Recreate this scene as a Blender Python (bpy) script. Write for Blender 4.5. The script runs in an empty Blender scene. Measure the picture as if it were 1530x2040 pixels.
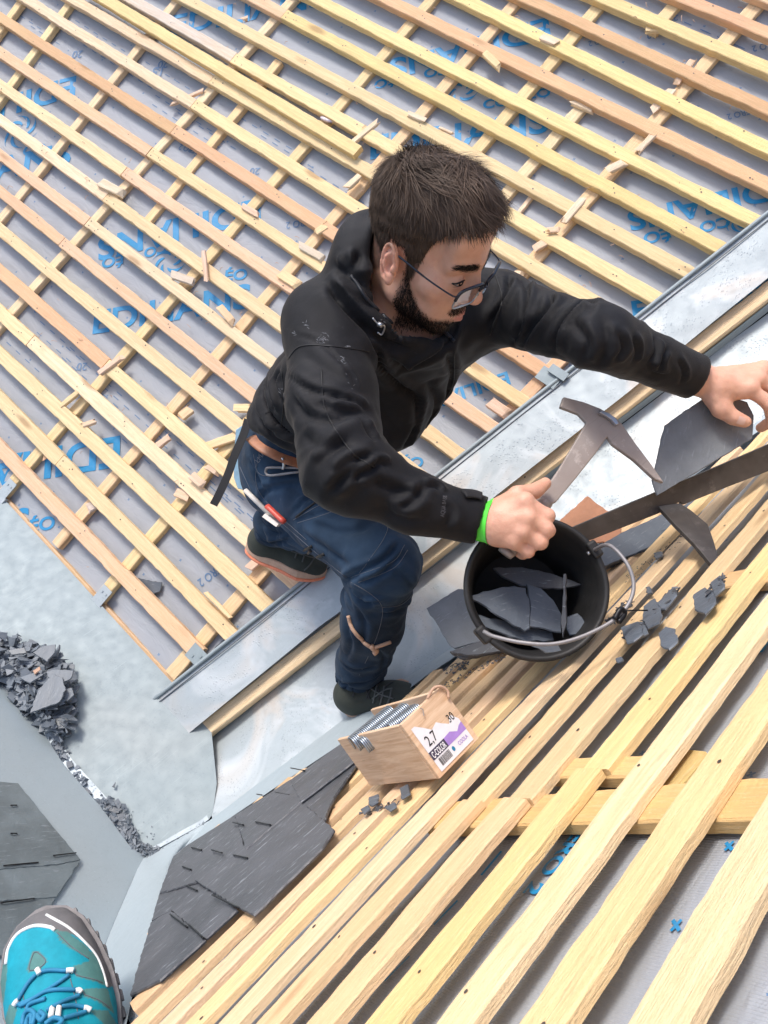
import bpy, bmesh, math, random
import numpy as np
from mathutils import Matrix, Vector
from mathutils.bvhtree import BVHTree
random.seed(7); RNG = np.random.default_rng(7)
SC = bpy.context.scene; COL = SC.collection

# ------------------------------------------------------------------ frames
# Everything is solved in the camera's metric frame (x right, y down, z forward) and
# then turned into a world frame whose Z is the true vertical.
FPX = 1530.0
nA = np.array([.24516, .25044, .93658]); nA /= np.linalg.norm(nA); DA = 1.95
nB = np.array([-.585, -.811, 0.]); nB /= np.linalg.norm(nB); DB = .35
dA = np.array([.7292, .58898, -.34838]); dA -= nA*(dA@nA); dA /= np.linalg.norm(dA)
dB = np.array([.68971, -.49751, .52611]); dB -= nB*(dB@nB); dB /= np.linalg.norm(dB)
sB = np.cross(nB, dB); sB *= (-1 if sB[2] > 0 else 1)
sA = np.cross(nA, dA); sA *= (-1 if sA[1] > 0 else 1)      # up the far slope
UP = np.cross(dB, -dA); UP /= np.linalg.norm(UP)
ez = UP; ex = dB - UP*(dB@UP); ex /= np.linalg.norm(ex); ey = np.cross(ez, ex)
RW = np.stack([ex, ey, ez]); CAM = np.array([0, 0, 8.0])
def W(v): return np.asarray(v, float) @ RW.T + CAM
def Wd(v): return np.asarray(v, float) @ RW.T
def ray(px, py): return np.array([(px-765)/FPX, (py-1020)/FPX, 1.])
def P(px, py, t): return ray(px, py)*t
def onA(px, py, h=0.):
    r = ray(px, py); return r*(DA-h)/(nA@r)
def onB(px, py, h=0.):
    r = ray(px, py); return -r*(DB-h)/(nB@r)
_g = P(345, 1362, 2.08); HG = -(UP@_g)
def onG(px, py, h=0.):
    r = ray(px, py); return -r*(HG-h)/(UP@r)
nC = .669*UP + .743*dB; nC /= np.linalg.norm(nC); DC = -(nC@onG(290, 1705, 0))
def onC(px, py, h=0.):
    r = ray(px, py); return -r*(DC-h)/(nC@r)
def nrm(v): v = np.asarray(v, float); return v/np.linalg.norm(v)

# ------------------------------------------------------------------ camera, sky, sun
cd = bpy.data.cameras.new('camera'); cam = bpy.data.objects.new('camera', cd); COL.objects.link(cam)
cd.sensor_fit = 'VERTICAL'; cd.sensor_height = 36.0; cd.lens = FPX/2040*36; cd.clip_start = .02; cd.clip_end = 500
bx = Wd([1, 0, 0]); by = Wd([0, -1, 0]); bz = Wd([0, 0, -1])
cam.matrix_world = Matrix([[bx[i], by[i], bz[i], CAM[i]] for i in range(3)] + [[0, 0, 0, 1]])
SC.camera = cam
SUN = nrm(Wd([-.28, -.84, -.46]))                    # towards the sun
wd = bpy.data.worlds.new('World'); SC.world = wd; wd.use_nodes = True
nt = wd.node_tree; nt.nodes.clear()
sky = nt.nodes.new('ShaderNodeTexSky'); sky.sky_type = 'NISHITA'; sky.sun_disc = False
sky.sun_elevation = math.asin(SUN[2]); sky.sun_rotation = math.atan2(SUN[0], SUN[1])
sky.air_density = 1.0; sky.dust_density = 3.0; sky.ozone_density = 1.0
bg = nt.nodes.new('ShaderNodeBackground'); bg.inputs[1].default_value = .15
wo = nt.nodes.new('ShaderNodeOutputWorld')
nt.links.new(sky.outputs[0], bg.inputs[0]); nt.links.new(bg.outputs[0], wo.inputs[0])
sl = bpy.data.lights.new('sun', 'SUN'); sl.energy = 1.5; sl.angle = math.radians(13); sl.color = (1, .95, .88)
so = bpy.data.objects.new('sun', sl); COL.objects.link(so)
so.rotation_euler = Vector(-SUN).to_track_quat('-Z', 'Y').to_euler(); so.location = (0, 0, 14)
SC.view_settings.view_transform = 'Standard'; SC.view_settings.look = 'None'
SC.view_settings.exposure = .78; SC.view_settings.gamma = 1.0

# ------------------------------------------------------------------ object helpers
WM = {}
def link(o, M, parent=None):
    COL.objects.link(o)
    if parent is not None:
        o.parent = parent; o.matrix_parent_inverse = Matrix.Identity(4)
        o.matrix_basis = WM[parent.name].inverted() @ M
    else: o.matrix_basis = M
    WM[o.name] = M; return o
def tag(o, label=None, cat=None, group=None, kind=None):
    if label: o['label'] = label
    if cat: o['category'] = cat
    if group: o['group'] = group
    if kind: o['kind'] = kind
    return o
def thing(name, base, label, cat, group=None):
    o = bpy.data.objects.new(name, None); o.empty_display_size = .05
    link(o, Matrix.Translation(Vector(W(base)))); return tag(o, label, cat, group)
def mesh(name, V, F, mats, parent=None, origin=None, axes=None, mi=None, smooth=False, color=None, attr=None, cam_space=True):
    """V in camera space; axes: 3 camera-space unit vectors giving the object's own X,Y,Z."""
    V = np.asarray(V, float)
    if origin is None: origin = V.mean(0)
    if axes is None: R = np.eye(3)
    else: R = np.stack([Wd(a) for a in axes], 1)
    L = (W(V) - W(origin)) @ R
    me = bpy.data.meshes.new(name)
    me.from_pydata(L.tolist(), [], [list(map(int, f)) for f in F])
    for m in (mats if isinstance(mats, (list, tuple)) else [mats]): me.materials.append(m)
    if mi is not None: me.polygons.foreach_set('material_index', np.asarray(mi, np.int32))
    if smooth: me.polygons.foreach_set('use_smooth', np.ones(len(me.polygons), bool))
    if attr:
        for an, vals in attr.items():
            a = me.color_attributes.new(an, 'FLOAT_COLOR', 'POINT')
            c = np.ones((len(V), 4), np.float32); vals = np.asarray(vals)
            c[:, :vals.shape[1]] = vals; a.data.foreach_set('color', c.ravel())
    me.validate(); me.update()
    o = bpy.data.objects.new(name, me)
    if color is not None: o.color = (*color, 1)
    M = Matrix.Translation(Vector(W(origin))) @ Matrix(R.tolist()).to_4x4()
    return link(o, M, parent)
class MB:
    def __init__(s): s.V = []; s.F = []; s.m = []
    def add(s, V, F, m=0):
        b = len(s.V); s.V += [tuple(v) for v in V]; s.F += [[i+b for i in f] for f in F]; s.m += [m]*len(F)
    def make(s, name, mats, parent=None, **k): return mesh(name, s.V, s.F, mats, parent, mi=s.m, **k)
def fix_normals(o):
    bm = bmesh.new(); bm.from_mesh(o.data); bmesh.ops.recalc_face_normals(bm, faces=bm.faces); bm.to_mesh(o.data); bm.free(); return o
def box_geo(c, ax, half):
    c = np.asarray(c); a = [np.asarray(ax[i])*half[i] for i in range(3)]
    V = [c+sx*a[0]+sy*a[1]+sz*a[2] for sz in (-1, 1) for sy in (-1, 1) for sx in (-1, 1)]
    return V, [[0, 2, 3, 1], [4, 5, 7, 6], [0, 1, 5, 4], [2, 6, 7, 3], [0, 4, 6, 2], [1, 3, 7, 5]]
def tube_geo(pts, rad, n=8, flat=1.0, up=None, caps=True):
    pts = np.asarray(pts, float); m = len(pts)
    rad = np.broadcast_to(np.asarray(rad, float), (m,))
    T = np.gradient(pts, axis=0); T /= np.linalg.norm(T, axis=1)[:, None]+1e-12
    u0 = np.array([0.1, -.7, -.7]) if up is None else np.asarray(up, float)
    V = []; F = []
    prev = None
    for i in range(m):
        a = u0 if (prev is None or up is not None) else prev
        b = a - T[i]*(a@T[i])
        if np.linalg.norm(b) < 1e-4: b = np.cross(T[i], [1, .3, .2])
        b = nrm(b); prev = b; c = np.cross(T[i], b)
        for k in range(n):
            th = 2*math.pi*k/n
            V.append(pts[i] + rad[i]*(c*math.cos(th) + b*math.sin(th)*flat))
    for i in range(m-1):
        for k in range(n):
            k2 = (k+1) % n
            F.append([i*n+k, i*n+k2, (i+1)*n+k2, (i+1)*n+k])
    if caps: F.append(list(range(n))[::-1]); F.append([(m-1)*n+k for k in range(n)])
    return V, F
def smooth_path(pts, n=24):
    pts = np.asarray(pts, float); m = len(pts)
    if m < 3: return np.array([pts[0]+(pts[-1]-pts[0])*t for t in np.linspace(0, 1, n)])
    out = []
    Q = np.vstack([2*pts[0]-pts[1], pts, 2*pts[-1]-pts[-2]])
    for t in np.linspace(0, m-1-1e-9, n):
        i = int(t); f = t-i; p0, p1, p2, p3 = Q[i:i+4]
        out.append(.5*((2*p1)+(-p0+p2)*f+(2*p0-5*p1+4*p2-p3)*f*f+(-p0+3*p1-3*p2+p3)*f**3))
    return np.array(out)

# ------------------------------------------------------------------ noise + implicit surfaces
def _h(i, j, k, s=0):
    n = (i*374761393 + j*668265263 + k*2147483647 + s*1274126177) & 0x7fffffff
    n = ((n ^ (n >> 13))*1274126177) & 0x7fffffff
    return ((n ^ (n >> 16)) & 0xffff)/32767.5 - 1
def noise(p, f=1.0, s=0):
    p = np.asarray(p, float)*f; i = np.floor(p).astype(np.int64); w = p-i; w = w*w*(3-2*w)
    r = 0
    for dx in (0, 1):
        for dy in (0, 1):
            for dz in (0, 1):
                r = r + _h(i[:, 0]+dx, i[:, 1]+dy, i[:, 2]+dz, s)*np.where(dx, w[:, 0], 1-w[:, 0])*np.where(dy, w[:, 1], 1-w[:, 1])*np.where(dz, w[:, 2], 1-w[:, 2])
    return r
def cap(p, a, b, ra, rb):
    a = np.asarray(a); b = np.asarray(b); ba = b-a
    h = np.clip((p-a)@ba/(ba@ba), 0, 1)
    return np.linalg.norm(p-a-h[:, None]*ba, axis=1) - (ra+(rb-ra)*h)
def ell(p, c, rad, R=None):
    q = p-np.asarray(c)
    if R is not None: q = q@R
    rad = np.asarray(rad); k0 = np.linalg.norm(q/rad, axis=1); k1 = np.linalg.norm(q/rad**2, axis=1)+1e-9
    return k0*(k0-1)/k1
def smin(a, b, k):
    h = np.clip(.5+.5*(b-a)/k, 0, 1); return b+(a-b)*h-k*h*(1-h)
def smax(a, b, k): return -smin(-a, -b, k)
def loft(p, st):
    """st: list of (centre, lateral axis, ra, rb)."""
    best = np.full(len(p), 1e9)
    for (c0, l0, a0, b0), (c1, l1, a1, b1) in zip(st[:-1], st[1:]):
        c0 = np.asarray(c0); c1 = np.asarray(c1); ax = c1-c0; L = np.linalg.norm(ax); T = ax/L
        s = (p-c0)@T; h = np.clip(s/L, 0, 1); out = np.maximum(np.abs(s-L/2)-L/2, 0)
        l = np.asarray(l0)*(1-h[:, None]) + np.asarray(l1)*h[:, None]; l = l-(l@T)[:, None]*T
        l /= np.linalg.norm(l, axis=1)[:, None]; m = np.cross(T, l)
        q = p-c0-s[:, None]*T
        x = (q*l).sum(1); y = (q*m).sum(1); ra = a0+(a1-a0)*h; rb = b0+(b1-b0)*h
        k0 = np.sqrt((x/ra)**2+(y/rb)**2); k1 = np.sqrt((x/ra**2)**2+(y/rb**2)**2)+1e-9
        d = np.where(k0 > 1e-3, k0*(k0-1)/k1, -np.minimum(ra, rb))
        best = np.minimum(best, np.sqrt(np.maximum(d, 0)**2+out**2)+np.minimum(d, 0)*(out <= 0))
    return best
def sdf_mesh(fn, lo, hi, h, n=20):
    lo = np.asarray(lo, float); hi = np.asarray(hi, float)
    nb = np.maximum(1, np.ceil((hi-lo)/(h*n)).astype(int)); S = nb*n+2
    gi = np.stack(np.meshgrid(*[np.arange(n+1)]*3, indexing='ij'), -1).reshape(-1, 3)
    keys = []; pos = []; quads = []
    key = lambda c: ((c[:, 0]+1)*(S[1]+2)+c[:, 1]+1)*(S[2]+2)+c[:, 2]+1
    B = np.stack(np.meshgrid(*[np.arange(k) for k in nb], indexing='ij'), -1).reshape(-1, 3)
    cen = lo+(B+.5)*n*h; dc = fn(cen); rad = n*h*.9*1.35
    for b in B[np.abs(dc) < rad]:
        g = gi+b*n; V = fn(lo+g*h).reshape(n+1, n+1, n+1)
        if V.min() > 0 or V.max() < 0: continue
        ins = V < 0
        acc = np.zeros((n, n, n, 3)); cnt = np.zeros((n, n, n))
        for ax in range(3):
            for o1 in (0, 1):
                for o2 in (0, 1):
                    s0 = [slice(0, n)]*3; s1 = [slice(0, n)]*3; oth = [q for q in range(3) if q != ax]
                    for q, o in zip(oth, (o1, o2)): s0[q] = slice(o, n+o); s1[q] = slice(o, n+o)
                    s1[ax] = slice(1, n+1)
                    va = V[tuple(s0)]; vb = V[tuple(s1)]; cr = (va < 0) != (vb < 0)
                    t = np.where(cr, va/(va-vb+1e-20), 0)
                    off = np.zeros((n, n, n, 3)); off[..., ax] = t; off[..., oth[0]] = o1; off[..., oth[1]] = o2
                    acc += off*cr[..., None]; cnt += cr
        act = np.argwhere(cnt > 0)
        if len(act) == 0: continue
        a = acc[cnt > 0]/cnt[cnt > 0][:, None]
        gc = act+b*n; keys.append(key(gc)); pos.append(lo+(gc+a)*h)
        for ax in range(3):
            s1 = [slice(0, n)]*3; s1[ax] = slice(1, n+1)
            A_ = ins[:n, :n, :n]; B_ = ins[tuple(s1)]
            e = np.argwhere(A_ != B_)
            if len(e) == 0: continue
            fl = A_[tuple(e.T)]; e = e+b*n; o = [q for q in range(3) if q != ax]
            d1 = np.zeros(3, int); d1[o[0]] = 1; d2 = np.zeros(3, int); d2[o[1]] = 1
            q = np.stack([key(e-d1-d2), key(e-d2), key(e), key(e-d1)], 1)
            if ax == 1: fl = ~fl
            q[~fl] = q[~fl][:, ::-1]; quads.append(q)
    K = np.concatenate(keys); X = np.concatenate(pos); Q = np.concatenate(quads)
    o = np.argsort(K); K = K[o]; X = X[o]
    idx = np.clip(np.searchsorted(K, Q), 0, len(K)-1); ok = (K[idx] == Q).all(1)
    return X, idx[ok]
def vnormals(V, F):
    n = np.cross(V[F[:, 2]]-V[F[:, 0]], V[F[:, 3]]-V[F[:, 1]]); N = np.zeros_like(V)
    for k in range(4): np.add.at(N, F[:, k], n)
    return N/(np.linalg.norm(N, axis=1)[:, None]+1e-12)
def relax(V, F, it=2, f=.5):
    for _ in range(it):
        A = np.zeros_like(V); c = np.zeros(len(V))
        for k in range(4):
            np.add.at(A, F[:, k], V[F[:, (k+1) % 4]]+V[F[:, (k+3) % 4]]); np.add.at(c, F[:, k], 2)
        V = V*(1-f)+f*A/np.maximum(c, 1)[:, None]
    return V
def orient(V, F):
    """make quads face outward (away from the surface's inside) by signed volume."""
    a, b, c, d = (V[F[:, k]] for k in range(4))
    vol = (np.cross(a, b)*c).sum()+(np.cross(a, c)*d).sum()
    return F if vol > 0 else F[:, ::-1]
def bvh(V, F): return BVHTree.FromPolygons([tuple(v) for v in V], [list(map(int, f)) for f in F])
def shoot(tree, px, py, off=0.0):
    r = ray(px, py); d = nrm(r); h = tree.ray_cast(Vector((0, 0, 0)), Vector(d))
    if h[0] is None: return None
    n = np.array(h[1]); n = n if n@d < 0 else -n
    return np.array(h[0])+n*off
def surf_path(tree, px, n=20, off=.002):
    pp = smooth_path([(a, b, 0) for a, b in px], n); out = [shoot(tree, q[0], q[1], off) for q in pp]
    return [o for o in out if o is not None]
# ------------------------------------------------------------------ materials
class NB:
    def __init__(s, name):
        s.m = bpy.data.materials.new(name); s.m.use_nodes = True; s.t = s.m.node_tree; s.t.nodes.clear()
        s.o = s.n('ShaderNodeOutputMaterial'); s.p = s.n('ShaderNodeBsdfPrincipled'); s.l(s.p.outputs[0], s.o.inputs[0])
        s.tc = s.n('ShaderNodeTexCoord'); s.oi = s.n('ShaderNodeObjectInfo')
    def n(s, k, **kw):
        x = s.t.nodes.new(k)
        for a, b in kw.items(): setattr(x, a, b)
        return x
    def l(s, a, b): s.t.links.new(a, b)
    def set(s, sock, v):
        if hasattr(v, 'is_output'): s.l(v, sock)
        else: sock.default_value = (*v, 1) if isinstance(v, tuple) and len(v) == 3 and sock.type == 'RGBA' else v
    def math(s, op, a, b=0.0, c=0.0):
        x = s.n('ShaderNodeMath', operation=op)
        for k, v in enumerate((a, b, c)): s.set(x.inputs[k], v)
        return x.outputs[0]
    def mix(s, f, a, b, mode='MIX'):
        x = s.n('ShaderNodeMix', data_type='RGBA', blend_type=mode)
        s.set(x.inputs[0], f); s.set(x.inputs[6], a); s.set(x.inputs[7], b); return x.outputs[2]
    def ramp(s, v, stops):
        x = s.n('ShaderNodeValToRGB'); e = x.color_ramp.elements
        while len(e) < len(stops): e.new(.5)
        for q, (p, c) in zip(e, stops): q.position = p; q.color = (*c, 1) if len(c) == 3 else c
        s.l(v, x.inputs[0]); return x.outputs[0]
    def coord(s, scale=(1, 1, 1), jitter=False, src='Object'):
        v = s.tc.outputs[src]
        if jitter:
            a = s.n('ShaderNodeVectorMath', operation='SCALE'); c = s.n('ShaderNodeCombineXYZ')
            for k, m in enumerate((37., 17., 71.)): s.l(s.math('MULTIPLY', s.oi.outputs['Random'], m), c.inputs[k])
            b = s.n('ShaderNodeVectorMath', operation='ADD'); s.l(v, b.inputs[0]); s.l(c.outputs[0], b.inputs[1]); v = b.outputs[0]
        m = s.n('ShaderNodeMapping'); s.l(v, m.inputs[0]); m.inputs['Scale'].default_value = scale; return m.outputs[0]
    def noise(s, vec, scale, detail=4, rough=.55, dist=0.0):
        x = s.n('ShaderNodeTexNoise'); s.l(vec, x.inputs['Vector']); x.inputs['Scale'].default_value = scale
        x.inputs['Detail'].default_value = detail; x.inputs['Roughness'].default_value = rough; x.inputs['Distortion'].default_value = dist; return x.outputs[0]
    def vor(s, vec, scale, feat='F1', rnd=1.0):
        x = s.n('ShaderNodeTexVoronoi', feature=feat); s.l(vec, x.inputs['Vector']); x.inputs['Scale'].default_value = scale
        x.inputs['Randomness'].default_value = rnd; return x
    def bump(s, hgt, strength=.3, dist=.002, prev=None):
        x = s.n('ShaderNodeBump'); x.inputs['Strength'].default_value = strength; x.inputs['Distance'].default_value = dist
        s.l(hgt, x.inputs['Height'])
        if prev is not None: s.l(prev, x.inputs['Normal'])
        return x.outputs[0]
    def out(s, col=None, rough=None, metal=None, nor=None, **kw):
        if col is not None: s.set(s.p.inputs['Base Color'], col)
        if rough is not None: s.set(s.p.inputs['Roughness'], rough)
        if metal is not None: s.set(s.p.inputs['Metallic'], metal)
        if nor is not None: s.l(nor, s.p.inputs['Normal'])
        for k, v in kw.items(): s.set(s.p.inputs[k.replace('_', ' ')], v)
        return s.m
def flat(name, col, rough=.6, metal=0., bumpscale=0, bumpd=.0005, var=.12, vs=60, **kw):
    b = NB(name); c = b.coord(); n = b.noise(c, vs, 3)
    lo = tuple(x*(1-var) for x in col); hi = tuple(min(1, x*(1+var)) for x in col)
    nor = b.bump(b.noise(c, bumpscale, 3), .5, bumpd) if bumpscale else None
    return b.out(b.ramp(n, [(.3, lo), (.7, hi)]), rough, metal, nor, **kw)

def wood_mat():
    b = NB('sawn_pine'); c = b.coord((1, 1, 1), True); long = b.coord((.9, 14, 14), True)
    g = b.noise(long, 9, 5, .6, .6); g2 = b.noise(b.coord((2.2, 40, 40), True), 12, 3, .6)
    big = b.noise(b.coord((1.2, 3, 3), True), 2.2, 3)
    base = b.oi.outputs['Color']
    x = b.mix(b.math('MULTIPLY', b.ramp(g, [(.36, (0, 0, 0)), (.60, (1, 1, 1))]), .34), base, (.46, .30, .14), 'MIX')
    x = b.mix(b.math('MULTIPLY', b.ramp(big, [(.45, (0, 0, 0)), (.75, (1, 1, 1))]), .35), x, (.78, .56, .30), 'MIX')
    x = b.mix(b.ramp(g2, [(.55, (0, 0, 0)), (.9, (.55, .55, .55))]), x, (.86, .70, .45), 'MIX')
    # knots and grey grime
    v = b.vor(b.coord((3.2, 12, 12), True), 1.0); kn = b.ramp(v.outputs['Distance'], [(.07, (1, 1, 1)), (.16, (0, 0, 0))])
    x = b.mix(b.math('MULTIPLY', kn, .6), x, (.32, .17, .08))
    gr = b.noise(b.coord((6, 30, 30), True), 3, 4, .7); x = b.mix(b.ramp(gr, [(.60, (0, 0, 0)), (.80, (.6, .6, .6))]), x, (.33, .27, .20))
    fz = b.noise(b.coord((1, 2.5, 2.5), True), 150, 4, .75)
    x = b.mix(b.ramp(fz, [(.56, (0, 0, 0)), (.74, (.42, .42, .42))]), x, (.50, .34, .17)); x = b.mix(b.ramp(fz, [(.22, (.45, .45, .45)), (.40, (0, 0, 0))]), x, (.92, .80, .58))
    sw = b.n('ShaderNodeTexWave'); b.l(b.coord((1, .12, .12), True), sw.inputs[0]); sw.inputs['Scale'].default_value = 42; sw.inputs['Distortion'].default_value = 5; sw.inputs['Detail'].default_value = 3
    pk = b.ramp(b.noise(b.coord((1, 1, 1), True), 3.1, 2), [(.5, (0, 0, 0)), (.62, (1, 1, 1))])
    nor = b.bump(g2, .8, .0018); nor = b.bump(b.noise(c, 240, 3, .7), .6, .0011, nor); nor = b.bump(b.math('MULTIPLY', sw.outputs[0], pk), .35, .0009, nor); nor = b.bump(fz, .6, .0014, nor)
    return b.out(x, .72, 0, nor, Specular_IOR_Level=.25)
M_WOOD = wood_mat()
def membrane_mat():
    b = NB('roof_underlay'); c = b.coord()
    n = b.noise(c, 3.0, 4); x = b.ramp(n, [(.3, (.345, .368, .405)), (.7, (.40, .423, .46))])
    dirt = b.noise(c, 9, 5, .65); x = b.mix(b.ramp(dirt, [(.58, (0, 0, 0)), (.8, (.4, .4, .4))]), x, (.29,.285,.31))
    # printed + marks on a lattice
    sp = b.n('ShaderNodeSeparateXYZ'); m = b.n('ShaderNodeMapping'); b.l(c, m.inputs[0]); m.inputs['Rotation'].default_value = (0, 0, .55); b.l(m.outputs[0], sp.inputs[0])
    u = b.math('SUBTRACT', b.math('FRACT', b.math('MULTIPLY', sp.outputs[0], 8.3)), .5); v = b.math('SUBTRACT', b.math('FRACT', b.math('MULTIPLY', sp.outputs[1], 8.3)), .5)
    u = b.math('ABSOLUTE', u); v = b.math('ABSOLUTE', v)
    w, L = .010, .036
    p1 = b.math('MULTIPLY', b.math('LESS_THAN', u, w), b.math('LESS_THAN', v, L)); p2 = b.math('MULTIPLY', b.math('LESS_THAN', v, w), b.math('LESS_THAN', u, L))
    x = b.mix(b.math('MULTIPLY', b.math('MAXIMUM', p1, p2), .75), x, (.07, .19, .38))
    wv = b.n('ShaderNodeTexWave'); b.l(b.coord((1, .35, 1)), wv.inputs[0]); wv.inputs['Scale'].default_value = 115; wv.inputs['Distortion'].default_value = .6
    nor = b.bump(wv.outputs[0], .5, .0009); nor = b.bump(b.noise(c, 320, 2), .3, .0005, nor); nor = b.bump(b.noise(b.coord((2, 5, 2)), 4, 4, .6, 1.0), .45, .010, nor)
    return b.out(x, .50, 0, nor, Specular_IOR_Level=.35)
M_MEM = membrane_mat()
def ink_mat(name, col):
    b = NB(name); n = b.noise(b.coord(), 60, 4, .7)
    return b.out(b.mix(b.ramp(n, [(.5, (0, 0, 0)), (.8, (.35, .35, .35))]), col, (.20, .34, .48)), .55)
M_INK = ink_mat('blue_ink', (.014, .24, .50)); M_INK2 = ink_mat('faded_ink', (.12, .21, .36))
def zinc_mat(name, rough, spots, tone=(.56, .62, .68), metal=.72, wav=1.0, patch=0.):
    b = NB(name); c = b.coord(); n = b.noise(c, 5, 5, .6, .4); n2 = b.noise(c, 30, 4, .6)
    x = b.ramp(n, [(.3, tuple(t*.975 for t in tone)), (.7, tuple(min(1, t*1.02) for t in tone))])
    x = b.mix(b.ramp(n2, [(.5, (0, 0, 0)), (.85, (.16, .16, .16))]), x, tuple(t*.7 for t in tone)); fn_ = b.noise(c, 160, 3, .7); x = b.mix(b.ramp(fn_, [(.60, (0, 0, 0)), (.72, (.35, .35, .35))]), x, tuple(t*.6 for t in tone))
    warm = b.noise(c, 2.1, 2); x = b.mix(b.ramp(warm, [(.55, (0, 0, 0)), (.85, (.25, .25, .25))]), x, (.42, .37, .32))
    if patch:
        pa = b.noise(c, 3.4, 4, .6, 1.0); x = b.mix(b.ramp(pa, [(.50, (0, 0, 0)), (.62, (patch,)*3)]), x, (.66, .69, .71)); pb = b.noise(b.coord((1.3, 1.3, 1.3)), 2.6, 4, .6, .8); x = b.mix(b.ramp(pb, [(.54, (0, 0, 0)), (.64, (patch,)*3)]), x, (.46, .40, .34))
    st = b.noise(b.coord((3, 60, 3)), 3, 3, .7); x = b.mix(b.ramp(st, [(.62, (0, 0, 0)), (.8, (.3, .3, .3))]), x, tuple(t*.62 for t in tone))
    scr = b.noise(b.coord((2, 90, 40)), 6, 2, .5); x = b.mix(b.ramp(scr, [(.66, (0, 0, 0)), (.74, (.35, .35, .35))]), x, tuple(min(1, t*1.5) for t in tone))
    v = b.vor(c, 150); d = b.ramp(v.outputs['Distance'], [(.18, (1, 1, 1)), (.34, (0, 0, 0))]); pick = b.ramp(b.noise(c, 14, 4, .7), [(.48, (0, 0, 0)), (.60, (1, 1, 1))])
    sp = b.math('MULTIPLY', d, pick); x = b.mix(b.math('MULTIPLY', sp, spots), x, (.20, .24, .28))
    r = b.ramp(n2, [(.3, (rough-.08,)*3), (.7, (rough+.14,)*3)])
    nor = b.bump(sp, .9*spots, .002); nor = b.bump(b.noise(c, 7, 3), .30, .008*wav, nor); nor = b.bump(n2, .06, .002, nor)
    return b.out(x, r, metal, nor)
M_ZV = zinc_mat('spotted_zinc', .50, .40, (.375, .425, .45), .22, 1.0, .6); M_ZG = zinc_mat('weathered_zinc', .62, .16, (.285, .340, .362), .15, .25); M_ZC = zinc_mat('bright_zinc', .5, .5, (.40, .46, .50), .25, .4); M_ZP = zinc_mat('lightened_zinc', .58, .12, (.355, .42, .455), .15, .3)
def slate_mat(name, tone, scr=.5):
    b = NB(name); c = b.coord((1, 1, 1), True); n = b.noise(c, 9, 5, .6, .5); s = b.noise(b.coord((2.2, 13, 8), True), 13, 4, .65, .4); f = b.noise(c, 130, 4, .7)
    x = b.ramp(n, [(.28, tuple(t*.72 for t in tone)), (.72, tuple(t*1.3 for t in tone))])
    x = b.mix(b.math('MULTIPLY', b.ramp(s, [(.60, (0, 0, 0)), (.70, (1, 1, 1))]), scr), x, (.34, .37, .40))
    x = b.mix(b.math('MULTIPLY', b.ramp(f, [(.62, (0, 0, 0)), (.8, (1, 1, 1))]), .25), x, (.26, .29, .32))
    lay = b.noise(c, 22, 6, .7, .8); nor = b.bump(lay, .6, .0035); nor = b.bump(s, .4, .0015, nor); nor = b.bump(f, .35, .0008, nor)
    return b.out(x, b.ramp(n, [(.3, (.38,)*3), (.7, (.62,)*3)]), 0, nor)
M_SL = slate_mat('dark_slate', (.080, .084, .094), .8); M_SLB = slate_mat('blue_slate', (.092, .108, .130), .35); M_SLC = slate_mat('grey_slate', (.145, .175, .188), .4)
M_SLD = slate_mat('dusty_slate', (.135, .158, .185), .4)
M_SLH = slate_mat('dressed_slate', (.17, .185, .20), .5)
M_RUST = slate_mat('rusty_slate', (.42, .20, .11), .3)
def cloth(name, col, col2, weave, rough, fold=.0025, spec=.3, att=None, dust=0):
    b = NB(name); c = b.coord(); n = b.noise(c, 8, 4, .6)
    x = b.ramp(n, [(.3, col), (.7, col2)])
    if dust:
        d = b.noise(c, 26, 5, .75); x = b.mix(b.ramp(d, [(.64, (0, 0, 0)), (.8, (dust,)*3)]), x, (.30, .31, .33))
    if att:
        a = b.n('ShaderNodeVertexColor', layer_name=att); x = b.mix(1.0, x, a.outputs[0], 'MULTIPLY')
    wv = b.n('ShaderNodeTexWave'); b.l(c, wv.inputs[0]); wv.inputs['Scale'].default_value = weave; wv.inputs['Distortion'].default_value = 1.5; wv.bands_direction = 'DIAGONAL'
    nor = b.bump(wv.outputs[0], .35, .0006); nor = b.bump(b.noise(c, 21, 5, .62, .8), .55, fold, nor)
    return b.out(x, rough, 0, nor, Specular_IOR_Level=spec, Sheen_Weight=.05)
M_JKT = cloth('black_softshell', (.0056, .0056, .0072), (.0105, .0104, .0132), 500, .62, .0014, .24, dust=.13)
M_JKT2 = cloth('black_lining', (.010, .012, .018), (.020, .023, .032), 500, .42, .002, .4)
M_DEN = cloth('dark_denim', (.016, .035, .070), (.040, .075, .132), 330, .80, .0034, .15, 'fade', .25)
M_STITCH = flat('pale_stitching', (.13, .14, .165), .8); M_STRAP = cloth('black_webbing', (.012, .012, .014), (.022, .021, .023), 300, .7, .001)
def skin_mat():
    b = NB('skin'); a = b.n('ShaderNodeVertexColor', layer_name='tone'); c = b.coord()
    n = b.noise(c, 35, 4, .6); x = b.mix(1.0, a.outputs[0], b.ramp(n, [(.3, (.90, .84, .80)), (.7, (1.06, 1.05, 1.04))]), 'MULTIPLY')
    x = b.mix(b.ramp(b.noise(c, 75, 4, .7), [(.5, (0, 0, 0)), (.75, (.28, .28, .28))]), x, (.56, .24, .17))
    nor = b.bump(b.noise(c, 420, 3, .6), .5, .0010); nor = b.bump(b.noise(c, 90, 3, .6), .25, .0012, nor)
    m = b.out(x, .46, 0, nor, Specular_IOR_Level=.42, Subsurface_Weight=.12, Subsurface_Scale=.008)
    return m
M_SKIN = skin_mat()
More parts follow.
